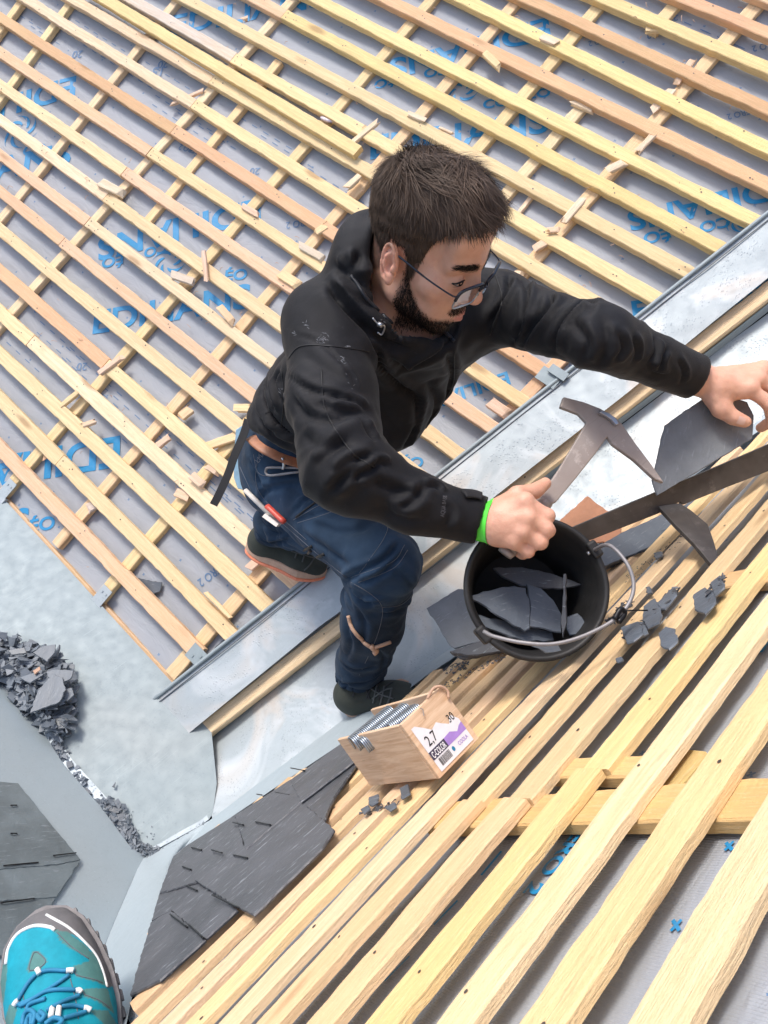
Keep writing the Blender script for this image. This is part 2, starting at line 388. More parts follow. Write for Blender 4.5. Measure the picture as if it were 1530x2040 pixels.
def hair_mat(name, c1, c2, rough=.42):
    b = NB(name); a = b.n('ShaderNodeVertexColor', layer_name='tint')
    sep = b.n('ShaderNodeSeparateColor'); b.l(a.outputs[0], sep.inputs[0])
    return b.out(b.mix(sep.outputs[0], c1, c2), rough, 0, None, Specular_IOR_Level=.22)
M_HAIR = hair_mat('brown_hair', (.022, .014, .010), (.155, .104, .074), .60); M_BEARD = hair_mat('dark_beard', (.010, .007, .006), (.032, .021, .016), .6)
M_RUB = flat('black_rubber', (.014, .014, .0145), .55, 0, 90, .0012, .35, 25)
M_BUCKET = flat('scuffed_black_rubber', (.016, .0155, .0155), .58, 0, 40, .0015, .45, 14)
def worn_mat():
    b = NB('worn_rubber'); c = b.coord((14, 14, 1)); n = b.noise(c, 14, 5, .7); z = b.n('ShaderNodeSeparateXYZ'); b.l(b.tc.outputs['Object'], z.inputs[0])
    f = b.ramp(n, [(.42, (0, 0, 0)), (.62, (1, 1, 1))]); x = b.mix(f, (.035, .03, .027), (.20, .165, .13))
    return b.out(x, .62, 0, b.bump(n, .4, .001))
M_WORN = worn_mat()
def steel_mat(name, a_, b_, rough, metal=.55):
    b = NB(name); c = b.coord(); n = b.noise(c, 34, 5, .7); m = b.noise(c, 7, 4, .65)
    x = b.mix(b.ramp(m, [(.35, (0, 0, 0)), (.65, (1, 1, 1))]), a_, b_); x = b.mix(b.ramp(n, [(.58, (0, 0, 0)), (.75, (.7, .7, .7))]), x, tuple(min(1, 1.7*q) for q in b_))
    sc = b.noise(b.coord((3, 70, 70)), 4, 3, .7); x = b.mix(b.ramp(sc, [(.6, (0, 0, 0)), (.75, (.35, .35, .35))]), x, tuple(q*.5 for q in a_))
    return b.out(x, rough, metal, b.bump(n, .35, .0008))
M_HAM = steel_mat('rusty_brown_steel', (.30, .245, .215), (.38, .33, .30), .55, .12); M_ANV = steel_mat('dark_iron', (.065, .057, .052), (.13, .115, .105), .46, .55)
M_STEEL = steel_mat('bright_steel', (.45, .46, .48), (.62, .63, .66), .32, .9); M_WIRE = steel_mat('grey_wire', (.20, .19, .195), (.27, .26, .265), .5, .3)
M_GALV = steel_mat('galvanised_wire', (.34, .38, .43), (.50, .55, .60), .34, .85)
M_PLY = None
def box_mat():
    b = NB('box_pine'); long = b.coord((1.4, 1, 18)); g = b.noise(long, 9, 5, .6, .7); big = b.noise(b.coord(), 11, 3)
    x = b.ramp(g, [(.32, (.56, .36, .22)), (.65, (.76, .56, .39))]); x = b.mix(b.ramp(big, [(.5, (0, 0, 0)), (.8, (.5, .5, .5))]), x, (.72, .47, .30))
    d = b.noise(b.coord((5, 5, 40)), 5, 4, .7); x = b.mix(b.ramp(d, [(.66, (0, 0, 0)), (.76, (.7, .7, .7))]), x, (.22, .13, .08))
    return b.out(x, .62, 0, b.bump(g, .4, .0012), Specular_IOR_Level=.3)
M_BOX = box_mat()
M_PAPER = flat('torn_label_paper', (.76, .75, .78), .55, 0, 60, .0006, .05); M_PURPLE = flat('purple_print', (.36, .22, .58), .55); M_DKPRINT = flat('dark_print', (.055, .045, .085), .6); M_WHITE = flat('white_print', (.8, .8, .82), .6)
M_GREEN = flat('green_wristband', (.12, .80, .07), .45, 0, 0, 0, .05); M_INKK = flat('black_ink', (.01, .01, .012), .6)
M_LEATHER = flat('tan_leather', (.36, .15, .075), .5, 0, 120, .0008, .2); M_LENS = None
def lens_mat():
    b = NB('clear_lens'); t = b.n('ShaderNodeBsdfTransparent'); g = b.n('ShaderNodeBsdfGlossy'); g.inputs[1].default_value = .04
    fr = b.n('ShaderNodeFresnel'); fr.inputs[0].default_value = 1.6; mx = b.n('ShaderNodeMixShader'); t.inputs[0].default_value = (.93, .94, .95, 1)
    b.l(b.math('ADD', b.math('MULTIPLY', fr.outputs[0], .9), .06), mx.inputs[0]); b.l(t.outputs[0], mx.inputs[1]); b.l(g.outputs[0], mx.inputs[2]); b.l(mx.outputs[0], b.o.inputs[0]); return b.m
M_LENS = lens_mat()
M_FRAME = flat('dark_navy_acetate', (.018, .022, .035), .25); M_TAPE = flat('tan_cord', (.50, .32, .22), .7, 0, 150, .0006)
M_SHOE = cloth('dark_green_mesh', (.026, .030, .026), (.055, .062, .052), 260, .75, .0015, .2); M_SOLE = flat('tan_midsole', (.48, .31, .22), .6); M_ORANGE = flat('orange_outsole', (.75, .24, .13), .6)
M_LACE = flat('black_lace', (.03, .03, .032), .8); M_SOCK = flat('white_sock', (.55, .52, .50), .9)
def tealshoe():
    b = NB('turquoise_mesh_and_suede'); a = b.n('ShaderNodeVertexColor', layer_name='zone'); c = b.coord()
    n = b.noise(c, 40, 4, .7); x = b.mix(1.0, a.outputs[0], b.ramp(n, [(.3, (.80, .82, .82)), (.7, (1.08, 1.08, 1.08))]), 'MULTIPLY')
    nor = b.bump(b.noise(c, 900, 2, .6), .4, .0005); nor = b.bump(b.noise(c, 14, 4, .6), .3, .003, nor)
    return b.out(x, .68, 0, nor, Specular_IOR_Level=.25)
M_TEAL = tealshoe(); M_TLACE = flat('blue_lace', (.02, .20, .36), .7, 0, 700, .0006); M_WLACE = flat('white_loop', (.72, .73, .72), .7); M_GREYRUB = flat('grey_toe_rubber', (.155, .145, .15), .5, 0, 50, .001, .25)
M_RED = flat('red_plastic', (.55, .07, .045), .4); M_CREAM = flat('cream_plastic', (.62, .58, .53), .5); M_PAD = flat('pale_blue_pad', (.27, .42, .52), .6)
M_FOIL = flat('silver_wrapper', (.6, .52, .55), .3, .6, 60, .003, .3)
# ------------------------------------------------------------------ planks
def plank(name, a, b, n, w, th, color, parent=None, jit=.0012, nails=(), mat=None, label=None, ragged=0.0, seed=None, bow=.0):
    """a, b: ends of the middle of the top face (camera space); n: outward normal of the top face."""
    a = np.asarray(a); b = np.asarray(b); L = np.linalg.norm(b-a); d = (b-a)/L; n = nrm(n-d*(n@d)); y = np.cross(n, d)
    sd = RNG.integers(1e6) if seed is None else seed
    m = max(3, int(L/.016)); c = .0022; sec = [(-1, 0, c, 0), (1, 0, -c, 0), (1, 0, 0, -c), (1, -th, 0, 0), (-1, -th, 0, 0), (-1, 0, 0, -c)]
    V = []; F = []
    xs = np.linspace(0, L, m)
    q = np.stack([xs, np.full(m, sd*.37), np.zeros(m)], 1)
    chip = lambda f_, s_: -np.maximum(np.abs(noise(q, f_, s_))-.62, 0)*3.2*jit
    n1 = noise(q, 7, 1)*jit*.6+noise(q, 55, 2)*jit*.6-chip(31, 8); n2 = noise(q, 7, 3)*jit*.6+noise(q, 60, 4)*jit*.7+chip(37, 9); n3 = noise(q, 10, 5)*jit*.7
    wob = noise(q, 1.3, 6)*bow
    for i, x in enumerate(xs):
        for j, (sy, z, dy, dz) in enumerate(sec):
            yy = sy*w/2+dy+wob[i]+(n1[i] if sy < 0 else n2[i]); xx = x
            if ragged and i in (0, m-1): xx += RNG.uniform(-ragged, ragged)
            V.append(a+d*xx+y*yy+n*(z+dz+(n3[i] if j < 2 else 0)))
    for i in range(m-1):
        for k in range(6):
            k2 = (k+1) % 6; F.append([i*6+k, (i+1)*6+k, (i+1)*6+k2, i*6+k2])
    F.append(list(range(6))); F.append([(m-1)*6+k for k in range(6)][::-1]); mi = [0]*len(F)
    for (xn, yn) in nails:
        b0 = len(V); r = RNG.uniform(.0014, .0023)
        for k in range(7):
            th_ = 2*math.pi*k/7; V.append(a+d*(xn+r*1.25*math.cos(th_))+y*(yn+r*math.sin(th_))+n*(n3[min(m-1, max(0, int(xn/L*m)))]+.0009))
        F.append([b0+k for k in range(7)]); mi.append(1)
    o = mesh(name, V, F, [mat or M_WOOD, M_NAIL], parent, origin=a, axes=(d, y, n), mi=mi, color=color)
    fix_normals(o)
    if label: o['label'] = label
    return o
M_NAIL = flat('dark_nail', (.10, .085, .075), .5, .4)
YEL = (.88, .68, .37); PAL = (.88, .70, .45); PNK = (.80, .54, .34); ORG = (.72, .44, .25); GRY = (.62, .57, .48); LEM = (.88, .68, .31)
TAN = (.80, .59, .35); BRN = (.62, .40, .19)
def vary(c, a=.06):
    c = (c[0], c[1]*.97, c[2]*1.01); k = 1+RNG.uniform(-a, a); return tuple(min(1, max(0, x*k*(1+RNG.uniform(-.03, .03)))) for x in c)

# ------------------------------------------------------------------ far slope
roofA = thing('roof_slope', onA(430, 900), 'broad far roof slope of grey printed underlay under an open grid of sawn battens', 'roof')
oA = onA(0, 985)                                         # plane coordinates: x along dA, y up sA, measured from the eave
def xyA(v): v = np.asarray(v)-oA; return np.array([v@dA, v@sA])
def ptA(x, y, h): return oA+dA*x+sA*y-nA*h
E1 = [(297, 1402), (1530, 425)]
v0 = xyA(onA(*E1[0])); v1 = xyA(onA(*E1[1]))
def xval(y): return v0[0]+(y-v0[1])*(v1[0]-v0[0])/(v1[1]-v0[1])
def memA(x, y):
    q = np.stack([np.asarray(x), np.asarray(y), np.zeros_like(x)], 1)
    return .0060*noise(q*[2.2, 5, 1], 1.0, 11)+.0032*noise(q*[1, 3.3, 1], 5, 12)
ys = np.linspace(-.015, 4.0, 200); xs = np.linspace(-1.8, 1, 150)
V = []; F = []
for y in ys:
    xr = xval(y)+.16
    xx = -2.7+(xr+2.7)*(np.arange(150)/149.); hh = memA(xx, np.full(150, y))
    V += [ptA(a, y, b) for a, b in zip(xx, hh)]
for j in range(len(ys)-1):
    for i in range(149): F.append([j*150+i, j*150+i+1, (j+1)*150+i+1, (j+1)*150+i])
mb = MB()
for (px, py, n_) in ((40, 30, 3), (60, 50, 4), (150, 40, 6), (170, 70, 8), (270, 110, 7), (310, 190, 7), (360, 205, 6), (480, 235, 6), (520, 270, 5), (590, 320, 6), (30, 440, 0), (80, 640, 5), (130, 690, 6), (205, 770, 6), (330, 860, 7), (400, 910, 7), (450, 990, 6), (1330, 30, 5), (1400, 60, 3), (1480, 100, 3), (20, 660, 4), (250, 850, 4)):
    c = xyA(onA(px, py))
    for k in range(n_):
        for r in (0, 1):
            x = c[0]+k*.055+r*.02; y = c[1]-.034*r; Q = np.array([[x, y-.0014], [x+.026, y-.0014], [x+.026, y+.0014], [x, y+.0014]]); h = memA(Q[:, 0], Q[:, 1])+.0016
            mb.add([ptA(a, b, z) for (a, b), z in zip(Q, h)], [[0, 1, 2, 3]])
b0 = len(V); nf = len(F); V += mb.V; F += [[q+b0 for q in f] for f in mb.F]
undA = mesh('underlay', V, F, [M_MEM, M_INK2], roofA, origin=oA, axes=(dA, sA, -nA), smooth=True, mi=[0]*nf+[1]*(len(F)-nf))

# printing on the underlay
def text_geo(body, bold=.0, space=1.0):
    cu = bpy.data.curves.new('lettering', 'FONT'); cu.body = body; cu.size = 1.0; cu.offset = bold; cu.space_character = space; cu.resolution_u = 5
    o = bpy.data.objects.new('lettering', cu); COL.objects.link(o); dg = bpy.context.evaluated_depsgraph_get()
    me = bpy.data.meshes.new_from_object(o.evaluated_get(dg)); V = np.array([v.co[:2] for v in me.vertices]).reshape(-1, 2); F = [list(p.vertices) for p in me.polygons]
    bpy.data.objects.remove(o); bpy.data.curves.remove(cu); bpy.data.meshes.remove(me); return V, F
TXT = {}
def text_unit(body, bold=.02, space=1.0):
    k = (body, bold, space)
    if k not in TXT:
        V, F = text_geo(body, bold, space); V = V-[V[:, 0].min(), 0]; V = V/max(V[:, 0].max(), 1e-6); TXT[k] = (V, F)
    return TXT[k]
def printA(body, p0, p1, mat=None, bold=.03, squash=1.0, name='print'):
    V, F = text_unit(body, bold); a = xyA(onA(*p0)); b = xyA(onA(*p1)); ex_ = b-a; ey_ = np.array([-ex_[1], ex_[0]])
    # seen from the camera (dA, sA, -nA) may be left-handed: pick the side that reads properly
    if np.dot(np.cross(dA, sA), -nA) < 0: ey_ = -ey_
    Q = a+V[:, :1]*ex_+V[:, 1:]*ey_*squash; h = memA(Q[:, 0], Q[:, 1])+.0016
    return mesh(name, [ptA(x, y, z) for (x, y), z in zip(Q, h)], F, mat or M_INK, undA, origin=onA(*p0))
def swirlA(c, rpx):
    mb = MB(); cc = xyA(onA(*c)); R = np.linalg.norm(xyA(onA(c[0]+rpx, c[1]))-cc)
    for k in range(6):
        t0 = k*math.pi/3
        o = []; i_ = []
        for s in np.linspace(0, 1, 9):
            th = t0+s*1.5; r = R*(.38+.62*s); wd_ = R*.10*math.sin(math.pi*min(1, s+.12))+.001
            o.append((r+wd_, th)); i_.append((r-wd_, th))
        Q = np.array([[cc[0]+r*math.cos(t), cc[1]+r*math.sin(t)] for r, t in o+i_]); h = memA(Q[:, 0], Q[:, 1])+.0016
        mb.add([ptA(x, y, z) for (x, y), z in zip(Q, h)], [[j, j+1, 9+j+1, 9+j] for j in range(8)])
    mb.make('print', M_INK, undA)
def unitA(up, lo, sw, eco):
    if up: printA('EDILIANS', *up, bold=.026, squash=.86)
    if lo: printA('EDILIANS', *lo, bold=.026, squash=.86)
    if sw: swirlA(sw, 34)
    for e in eco: printA(e[0], e[1], (e[1][0]+(e[2][0]-e[1][0])*.85, e[1][1]+(e[2][1]-e[1][1])*.85), squash=.85)
unitA(((520, 398), (196, 476)), ((184, 664), (500, 612)), (338, 522), [('CO', (334, 486), (280, 500)), ('ÉO', (246, 506), (196, 518)), ('ÉO', (448, 560), (500, 556))])
unitA(((152, 152), (-130, 232)), ((-170, 400), (140, 326)), (40, 262), [('CO', (44, 310), (98, 302))])
unitA(((1092, 38), (776, 122)), ((738, 318), (1094, 262)), (918, 182), [('CO', (895, 130), (836, 140)), ('ÉO', (785, 152), (738, 168)), ('CO', (962, 216), (1022, 208)), ('ÉO', (1052, 196), (1104, 190))])
unitA(((1570, 352), (1248, 424)), ((1262, 636), (1560, 590)), None, [('CO', (1452, 432), (1382, 446)), ('ÉO', (1330, 452), (1270, 472))])
swirlA((1470, 440), 30)
unitA(None, ((338, 72), (650, 8)), None, [])
unitA(((240, 870), (-120, 930)), ((-250, 1130), (60, 1062)), None, [('ÉO', (60, 1062), (118, 1050))])
unitA(((1010, 740), (830, 800)), None, None, [('CO', (878, 905), (930, 905)), ('ÉO', (800, 930), (850, 930))])
for p0, p1 in (((630, 436), (572, 446)), ((1222, 74), (1172, 86)), ((1505, 212), (1448, 226)), ((1560, 76), (1498, 90)), ((446, 1118), (392, 1156)), ((402, 300), (362, 290)), ((112, 622), (72, 610))):
    printA('AERO 2', p0, p1, M_INK2, .015, 1.25)
for s, p in (('20', (166, 100)), ('20', (520, 336)), ('20', (174, 722)), ('20', (336, 120)), ('15', (325, 132)), ('20', (1352, 30)), ('90', (1310, 66))):
    printA(s, p, (p[0]-20, p[1]+1), M_INK2, .015)

# counter battens and battens of the far slope
HC_, HB_ = .019, .042
def lineA(p0, p1, h): return onA(*p0, h), onA(*p1, h)
for p0, p1, c, w in (((60, -25), (-60, 140), YEL, .038), ((150, -12), (-40, 250), YEL, .038), ((375, -30), (-60, 510), PAL, .036), ((610, -35), (-40, 690), PAL, .037), ((555, 120), (280, 455), YEL, .036),
                     ((890, -38), (4, 983), YEL, .040), ((1050, -25), (110, 1086), TAN, .040), ((1225, -28), (195, 1194), YEL, .041), ((1162, 206), (985, 412), PAL, .040), ((1545, -35), (338, 1346), TAN, .043), ((1372, -25), (1296, 62), YEL, .040), ((1185, 645), (1004, 832), PNK, .042)):
    a, b = lineA(p0, p1, HC_); plank('counter_batten', a, b, -nA, w*.93, .019, vary(c), roofA, .0012)
BATA = {0:[(0,891),(120,1020),(340,1245),(414,1320)],1:[(0,797),(120,919),(340,1139),(460,1269)],2:[(0,706),(120,823),(340,1029),(460,1142)],3:[(0,622),(120,732),(340,930),(460,1046)],
4:[(0,542),(120,645),(340,837),(460,947)],5:[(0,459),(120,554),(340,738),(460,837)],6:[(0,382),(120,475),(340,658),(460,751)],7:[(0,310),(120,399),(340,567),(460,662)],8:[(0,237),(120,324),(340,485),(460,573)],
9:[(0,170),(120,249),(340,406),(460,489)],10:[(0,105),(120,178),(340,331),(460,410)],11:[(0,38),(120,106),(340,255),(680,477)],12:[(120,38),(340,182),(460,254),(745,432)],13:[(340,108),(460,182),(680,312),(1200,607)],
14:[(340,45),(460,106),(680,237),(1080,461),(1200,531)],15:[(460,43),(680,168),(1080,379),(1200,449)],16:[(680,87),(1080,305),(1441,494)],17:[(680,22),(1080,223),(1509,439)],18:[(800,14),(1080,147),(1530,370)],
19:[(1080,75),(1200,134),(1530,295)],20:[(1080,10),(1200,62),(1530,216)],21:[(1410,82),(1530,137)],22:[(1410,10),(1530,65)],23:[(1480,-28),(1530,-3)]}
JOIN = {12: (385, PAL, YEL), 11: (345, ORG, ORG), 10: (300, PNK, YEL), 9: (252, YEL, PNK), 8: (215, PAL, YEL), 7: (178, PNK, PAL), 6: (125, PNK, PNK), 5: (None, YEL), 4: (215, ORG, YEL), 3: (62, YEL, PAL), 2: (None, YEL), 1: (118, YEL, YEL),
        0: (None, PNK), 13: (422, PAL, YEL), 14: (468, GRY, YEL), 15: (None, YEL), 16: (548, PNK, LEM), 17: (None, LEM), 18: (None, ORG), 19: (None, LEM), 20: (None, ORG), 21: (None, LEM), 22: (None, ORG), 23: (None, PNK)}
for k, pts in BATA.items():
    q = np.array([xyA(onA(*p, HB_)) for p in pts]); cf = np.polyfit(q[:, 0], q[:, 1], 1)
    if len(pts) < 3 and k > 20: cf = np.array([0.004, q[:, 1].mean()-.004*q[:, 0].mean()])
    f = lambda x: cf[0]*x+cf[1]
    w = .0425 if k < 6 else .0375
    xl = -2.62; ym = f(.5); xr = xval(f(xval(ym)))+(.03 if k else -.005)
    js = JOIN[k]; cuts = [xl]
    if js[0] is not None: cuts.append(np.interp(js[0], [p[0] for p in pts]+[3000], list(q[:, 0])+[q[-1, 0]+(3000-pts[-1][0])*.0012]) if pts[0][0] <= js[0] else q[0, 0]-(pts[0][0]-js[0])*(q[1, 0]-q[0, 0])/(pts[1][0]-pts[0][0]))
    cuts.append(xr)
    for i in range(len(cuts)-1):
        x0 = cuts[i]+(.001 if i else 0); x1 = cuts[i+1]-.001; L = x1-x0; dy = RNG.uniform(-.002, .002)
        nails = []
        xn = .05
        while xn < L-.03:
            nails.append((xn, RNG.uniform(-.012, .012)))
            if RNG.random() < .4: nails.append((xn+RNG.uniform(.006, .014), RNG.uniform(-.012, .012)))
            xn += RNG.uniform(.20, .30)
        nails += [(.012, .008), (.016, -.009)]
        plank('batten', ptA(x0, f(x0)+dy, HB_), ptA(x1, f(x1)+dy, HB_), -nA, w*RNG.uniform(.95, 1.06), .022, vary(js[1+i], .09), roofA, .0017, nails, bow=.002)

y23 = np.mean([xyA(onA(*p, HB_))[1] for p in BATA[23]])
for k in range(1, 8):
    y = y23+.1074*k; plank('batten', ptA(-2.62, y, HB_), ptA(xval(y)-.005, y, HB_), -nA, .038, .022, vary((YEL, PAL, ORG, YEL, PNK, PAL, YEL)[k-1]), roofA, .0017)
# ------------------------------------------------------------------ steep near slope
roofB = thing('roof_slope', onB(1300, 1700), 'steep near roof slope closely battened with rough pale timber over grey underlay', 'roof')
oB = onB(1100, 1700)
def xyB(v): v = np.asarray(v)-oB; return np.array([v@dB, v@sB])
def ptB(x, y, h): return oB+dB*x+sB*y+nB*h
BZU = [(365, 1690), (690, 1474), (840, 1352), (909, 1306), (1240, 1046), (1530, 846), (1800, 660)]
BZL = [(365, 1690), (345, 1710), (322, 1780), (300, 1840), (262, 1985), (236, 2100), (190, 2300)]
HMB = -.034
def memB(x, y):
    q = np.stack([np.asarray(x), np.asarray(y), np.zeros_like(x)], 1)
    return .006*noise(q*[1.5, 4, 1], 1.6, 21)+.0035*noise(q*[2, 6, 1], 4, 22)
V = []; F = []; nx, ny = 150, 120; gx = np.linspace(-1.15, 2.2, nx); gy = np.linspace(-1.75, 1.05, ny)
X, Y = np.meshgrid(gx, gy); Hh = memB(X.ravel(), Y.ravel()).reshape(X.shape)
for j in range(ny):
    for i in range(nx): V.append(ptB(X[j, i], Y[j, i], HMB+Hh[j, i]))
V = np.array(V); zz = np.maximum(V[:, 2], .03); px = 765+FPX*V[:, 0]/zz; py = 1020+FPX*V[:, 1]/zz
bu = np.array(BZU); bl = np.array(BZL)[::-1]
ok = (py > np.interp(px, bu[:, 0], bu[:, 1])-14) & ((px > np.interp(py, bl[::-1][:, 1], bl[::-1][:, 0])-14) | (py < 1690)) | (V[:, 2] < .2)
for j in range(ny-1):
    for i in range(nx-1):
        f = [j*nx+i, j*nx+i+1, (j+1)*nx+i+1, (j+1)*nx+i]
        if all(ok[k] for k in f): F.append(f)
mb = MB()
for p0, p1 in (((772, 1962), (822, 1914)), ((870, 1850), (916, 1800)), ((955, 1862), (990, 1806)), ((962, 1748), (1002, 1700)), ((1340, 1860), (1362, 1838)), ((1344, 1838), (1358, 1860)), ((1448, 1700), (1466, 1682)), ((1450, 1684), (1464, 1700)), ((1255, 1365), (1280, 1340))):
    a = xyB(onB(*p0, HMB)); b = xyB(onB(*p1, HMB)); d = nrm(b-a); e = np.array([-d[1], d[0]])*.0016
    ts = np.linspace(0, 1, 6); Q = np.array([a+(b-a)*t+e for t in ts]+[a+(b-a)*t-e for t in ts]); h = memB(Q[:, 0], Q[:, 1])+.0022
    mb.add([ptB(x, y, HMB+z) for (x, y), z in zip(Q, h)], [[i, i+1, 6+i+1, 6+i] for i in range(5)])
b0 = len(V); nf = len(F); V = list(V)+mb.V; F += [[q+b0 for q in f] for f in mb.F]
undB = mesh('underlay', V, F, [M_MEM, M_INK], roofB, origin=oB, axes=(dB, sB, nB), smooth=True, mi=[0]*nf+[1]*(len(F)-nf))
def printB(body, p0, p1, mat=None, bold=.03, squash=1.0):
    V, F = text_unit(body, bold); a = xyB(onB(*p0, HMB)); b = xyB(onB(*p1, HMB)); ex_ = b-a; ey_ = np.array([-ex_[1], ex_[0]])
    if np.dot(np.cross(dB, sB), nB) < 0: ey_ = -ey_
    Q = a+V[:, :1]*ex_+V[:, 1:]*ey_*squash; h = memB(Q[:, 0], Q[:, 1])+.0025
    mesh('print', [ptB(x, y, HMB+z) for (x, y), z in zip(Q, h)], F, mat or M_INK, undB, origin=onB(*p0, HMB))
printB('AERO 2', (1178, 1628), (1046, 1786), M_INK, .03)
printB('EDILIANS', (1520, 1305), (1700, 1050), M_INK, .03)
yedge = {4: -.474, 3: -.571, 2: -.662, 1: -.7565, 0: -.852, -1: -.948, -2: -1.036, -3: -1.118, -4: -1.196}
off0 = oB@sB; sc_ = DB/.372
YB = {k: v*sc_-off0 for k, v in yedge.items()}
for k in range(-5, -14, -1): YB[k] = YB[-4]-(-4-k)*.079
for k in range(5, 12): YB[k] = YB[4]+.09*(k-4); sc_ = sc_
colB = {11: PAL, 10: YEL, 9: PAL, 8: TAN, 7: PAL, 6: PAL, 5: PAL, 4: PAL, 3: YEL, 2: PAL, 1: LEM, 0: TAN, -1: TAN, -2: PAL, -3: YEL, -4: PAL, -5: TAN, -6: TAN, -7: YEL, -8: PAL, -9: TAN, -10: TAN, -11: PAL, -12: TAN, -13: TAN}
xyU = np.array([xyB(onB(*p)) for p in BZU]); xyL = np.array([xyB(onB(*p)) for p in BZL])
WB, TB = .042, .012
for k, y0 in YB.items():
    y = y0+WB/2
    o = np.argsort(xyU[:, 1]); xe = np.interp(y, xyU[o, 1], xyU[o, 0]) if y < xyU[:, 1].max() else 2.0
    o = np.argsort(xyL[:, 1]); xs_ = np.interp(y, xyL[o, 1], xyL[o, 0])+.004 if y < xyL[:, 1].max() else xyL[np.argmax(xyL[:, 1]), 0]-.1
    if y < xyU[:, 1].min() or xe-xs_ < .05: continue
    xe = min(xe-.01, 2.0)
    nails = [(t, RNG.uniform(-.012, .012)) for t in np.arange(.12, xe-xs_-.02, .27)]
    cuts = [xs_, xe]
    jp = {1: (1165, 1530), -1: (952, 1592), 0: (1042, 1588)}.get(k)
    if jp: cuts = [xs_, xyB(onB(*jp))[0], xe]
    for i in range(len(cuts)-1):
        sd = 0.0 if i == 0 else RNG.uniform(-.004, .004)
        plank('batten', ptB(cuts[i]+.0015, y+sd, -(.004 if i else 0)), ptB(cuts[i+1]-.0015, y+sd, 0), nB, WB*RNG.uniform(.97, 1.06), TB, vary(tuple(a*b for a, b in zip(colB[k], (.95, .90, .84))), .08), roofB, .0019, [n_ for n_ in nails if n_[0] < cuts[i+1]-cuts[i]-.01], ragged=.003, bow=.003)
def counterB(p0, p1, w, c, th=.014, h=None):
    h = -TB-.0008 if h is None else h
    plank('counter_batten', onB(*p0, h), onB(*p1, h), nB, w, th, c, roofB, .0012)
counterB((870, 1622), (1760, 1574), .050, (.66, .42, .17)); counterB((1092, 1528), (1292, 1524), .034, (.70, .46, .19)); counterB((1432, 1156), (1640, 1122), .045, (.62, .40, .20))
counterB((560, 1560), (700, 1558), .045, (.60, .40, .22)); counterB((905, 1345), (1010, 1338), .040, (.60, .40, .22))

# ------------------------------------------------------------------ zinc gutter and valley
def strip(name, A_, B_, mat, parent, n=60, rows=6, amp=0.0, thick=0.0, seed=3):
    a = resample(A_, n); b = resample(B_, n); V = []; F = []
    for j in range(rows):
        t = j/(rows-1); V += list(a*(1-t)+b*t)
    V = np.array(V); nn = nrm(np.cross(b[n//2]-a[n//2], a[-1]-a[0])); nn = nn*(-1 if nn[2] > 0 else 1)
    if amp: V = V+nn*(noise(V, 6, seed)*amp)[:, None]
    for j in range(rows-1):
        for i in range(n-1): F.append([j*n+i, j*n+i+1, (j+1)*n+i+1, (j+1)*n+i])
    if thick:
        m = len(V); V = np.vstack([V, V-nn*thick]); F += [[i+m for i in f][::-1] for f in F]
        per = [j for j in range(n)]+[r*n+n-1 for r in range(1, rows)]+[(rows-1)*n+j for j in range(n-2, -1, -1)]+[r*n for r in range(rows-2, 0, -1)]
        F += [[per[i], per[(i+1) % len(per)], per[(i+1) % len(per)]+m, per[i]+m] for i in range(len(per))]
    o = mesh(name, V, F, mat, parent, smooth=not thick); 
    return fix_normals(o) if thick else o
def resample(P_, n):
    P_ = np.asarray(P_, float); s = np.r_[0, np.cumsum(np.linalg.norm(np.diff(P_, axis=0), axis=1))]; t = np.linspace(0, s[-1], n)
    return np.stack([np.interp(t, s, P_[:, k]) for k in range(3)], 1)
def poly(name, pts, mat, parent, n, thick=.0015):
    """flat sheet from an outline (camera space), with a little thickness."""
    pts = np.asarray(pts); m = len(pts); V = np.vstack([pts, pts-np.asarray(n)*thick])
    F = [list(range(m)), list(range(m, 2*m))[::-1]]+[[i, (i+1) % m, (i+1) % m+m, i+m] for i in range(m)]
    return fix_normals(mesh(name, V, F, mat, parent))
gut = thing('zinc_gutter', onG(200, 1500), 'wide grey zinc box gutter along the bottom edge of the far slope', 'gutter')
deb = [(-400, 820), (0, 1345), (75, 1442), (130, 1528), (200, 1606), (262, 1690), (292, 1706)]
eave = [(-420, 524), (0, 985), (345, 1362), (420, 1444)]
def roundc(p): return p
g1 = [onG(*p) for p in eave]+[onG(*p) for p in ((432, 1560), (424, 1618), (416, 1634), (402, 1646), (360, 1668), (310, 1696))]+[onG(*p) for p in deb[::-1]]
poly('gutter_bed', g1, M_ZG, gut, UP)
dl = [(-400, 820), (0, 1345), (75, 1442), (130, 1528), (200, 1606), (262, 1690), (292, 1706)]
g2 = [onC(*p) for p in dl]+[onC(*p) for p in ((268, 1762), (232, 1832), (205, 1890), (160, 2010), (90, 2200), (-500, 2300), (-900, 1300))]
poly('gutter_side', g2, M_ZP, gut, nC)  # zinc colour lightened to make up for the weak light on this side
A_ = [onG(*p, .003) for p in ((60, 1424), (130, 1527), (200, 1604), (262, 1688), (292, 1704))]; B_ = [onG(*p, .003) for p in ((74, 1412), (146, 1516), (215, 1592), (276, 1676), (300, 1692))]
strip('fold_glint', A_, B_, M_ZC, gut, 40, 3, .001)  # added strip of lighter zinc, paints the sky's reflection along the fold
A_ = [onG(*p, .003) for p in ((308, 1694), (360, 1666), (402, 1643), (416, 1632))]; B_ = [onG(*p, .003) for p in ((304, 1688), (356, 1658), (398, 1635), (412, 1624))]
strip('solder_seam', A_, B_, M_ZC, gut, 40, 3, .003)
a = onA(-300, 660, .012); b = onA(347, 1366, .012); plank('eave_fillet', a, b, -nA, .022, .03, vary(PNK), gut, .001)
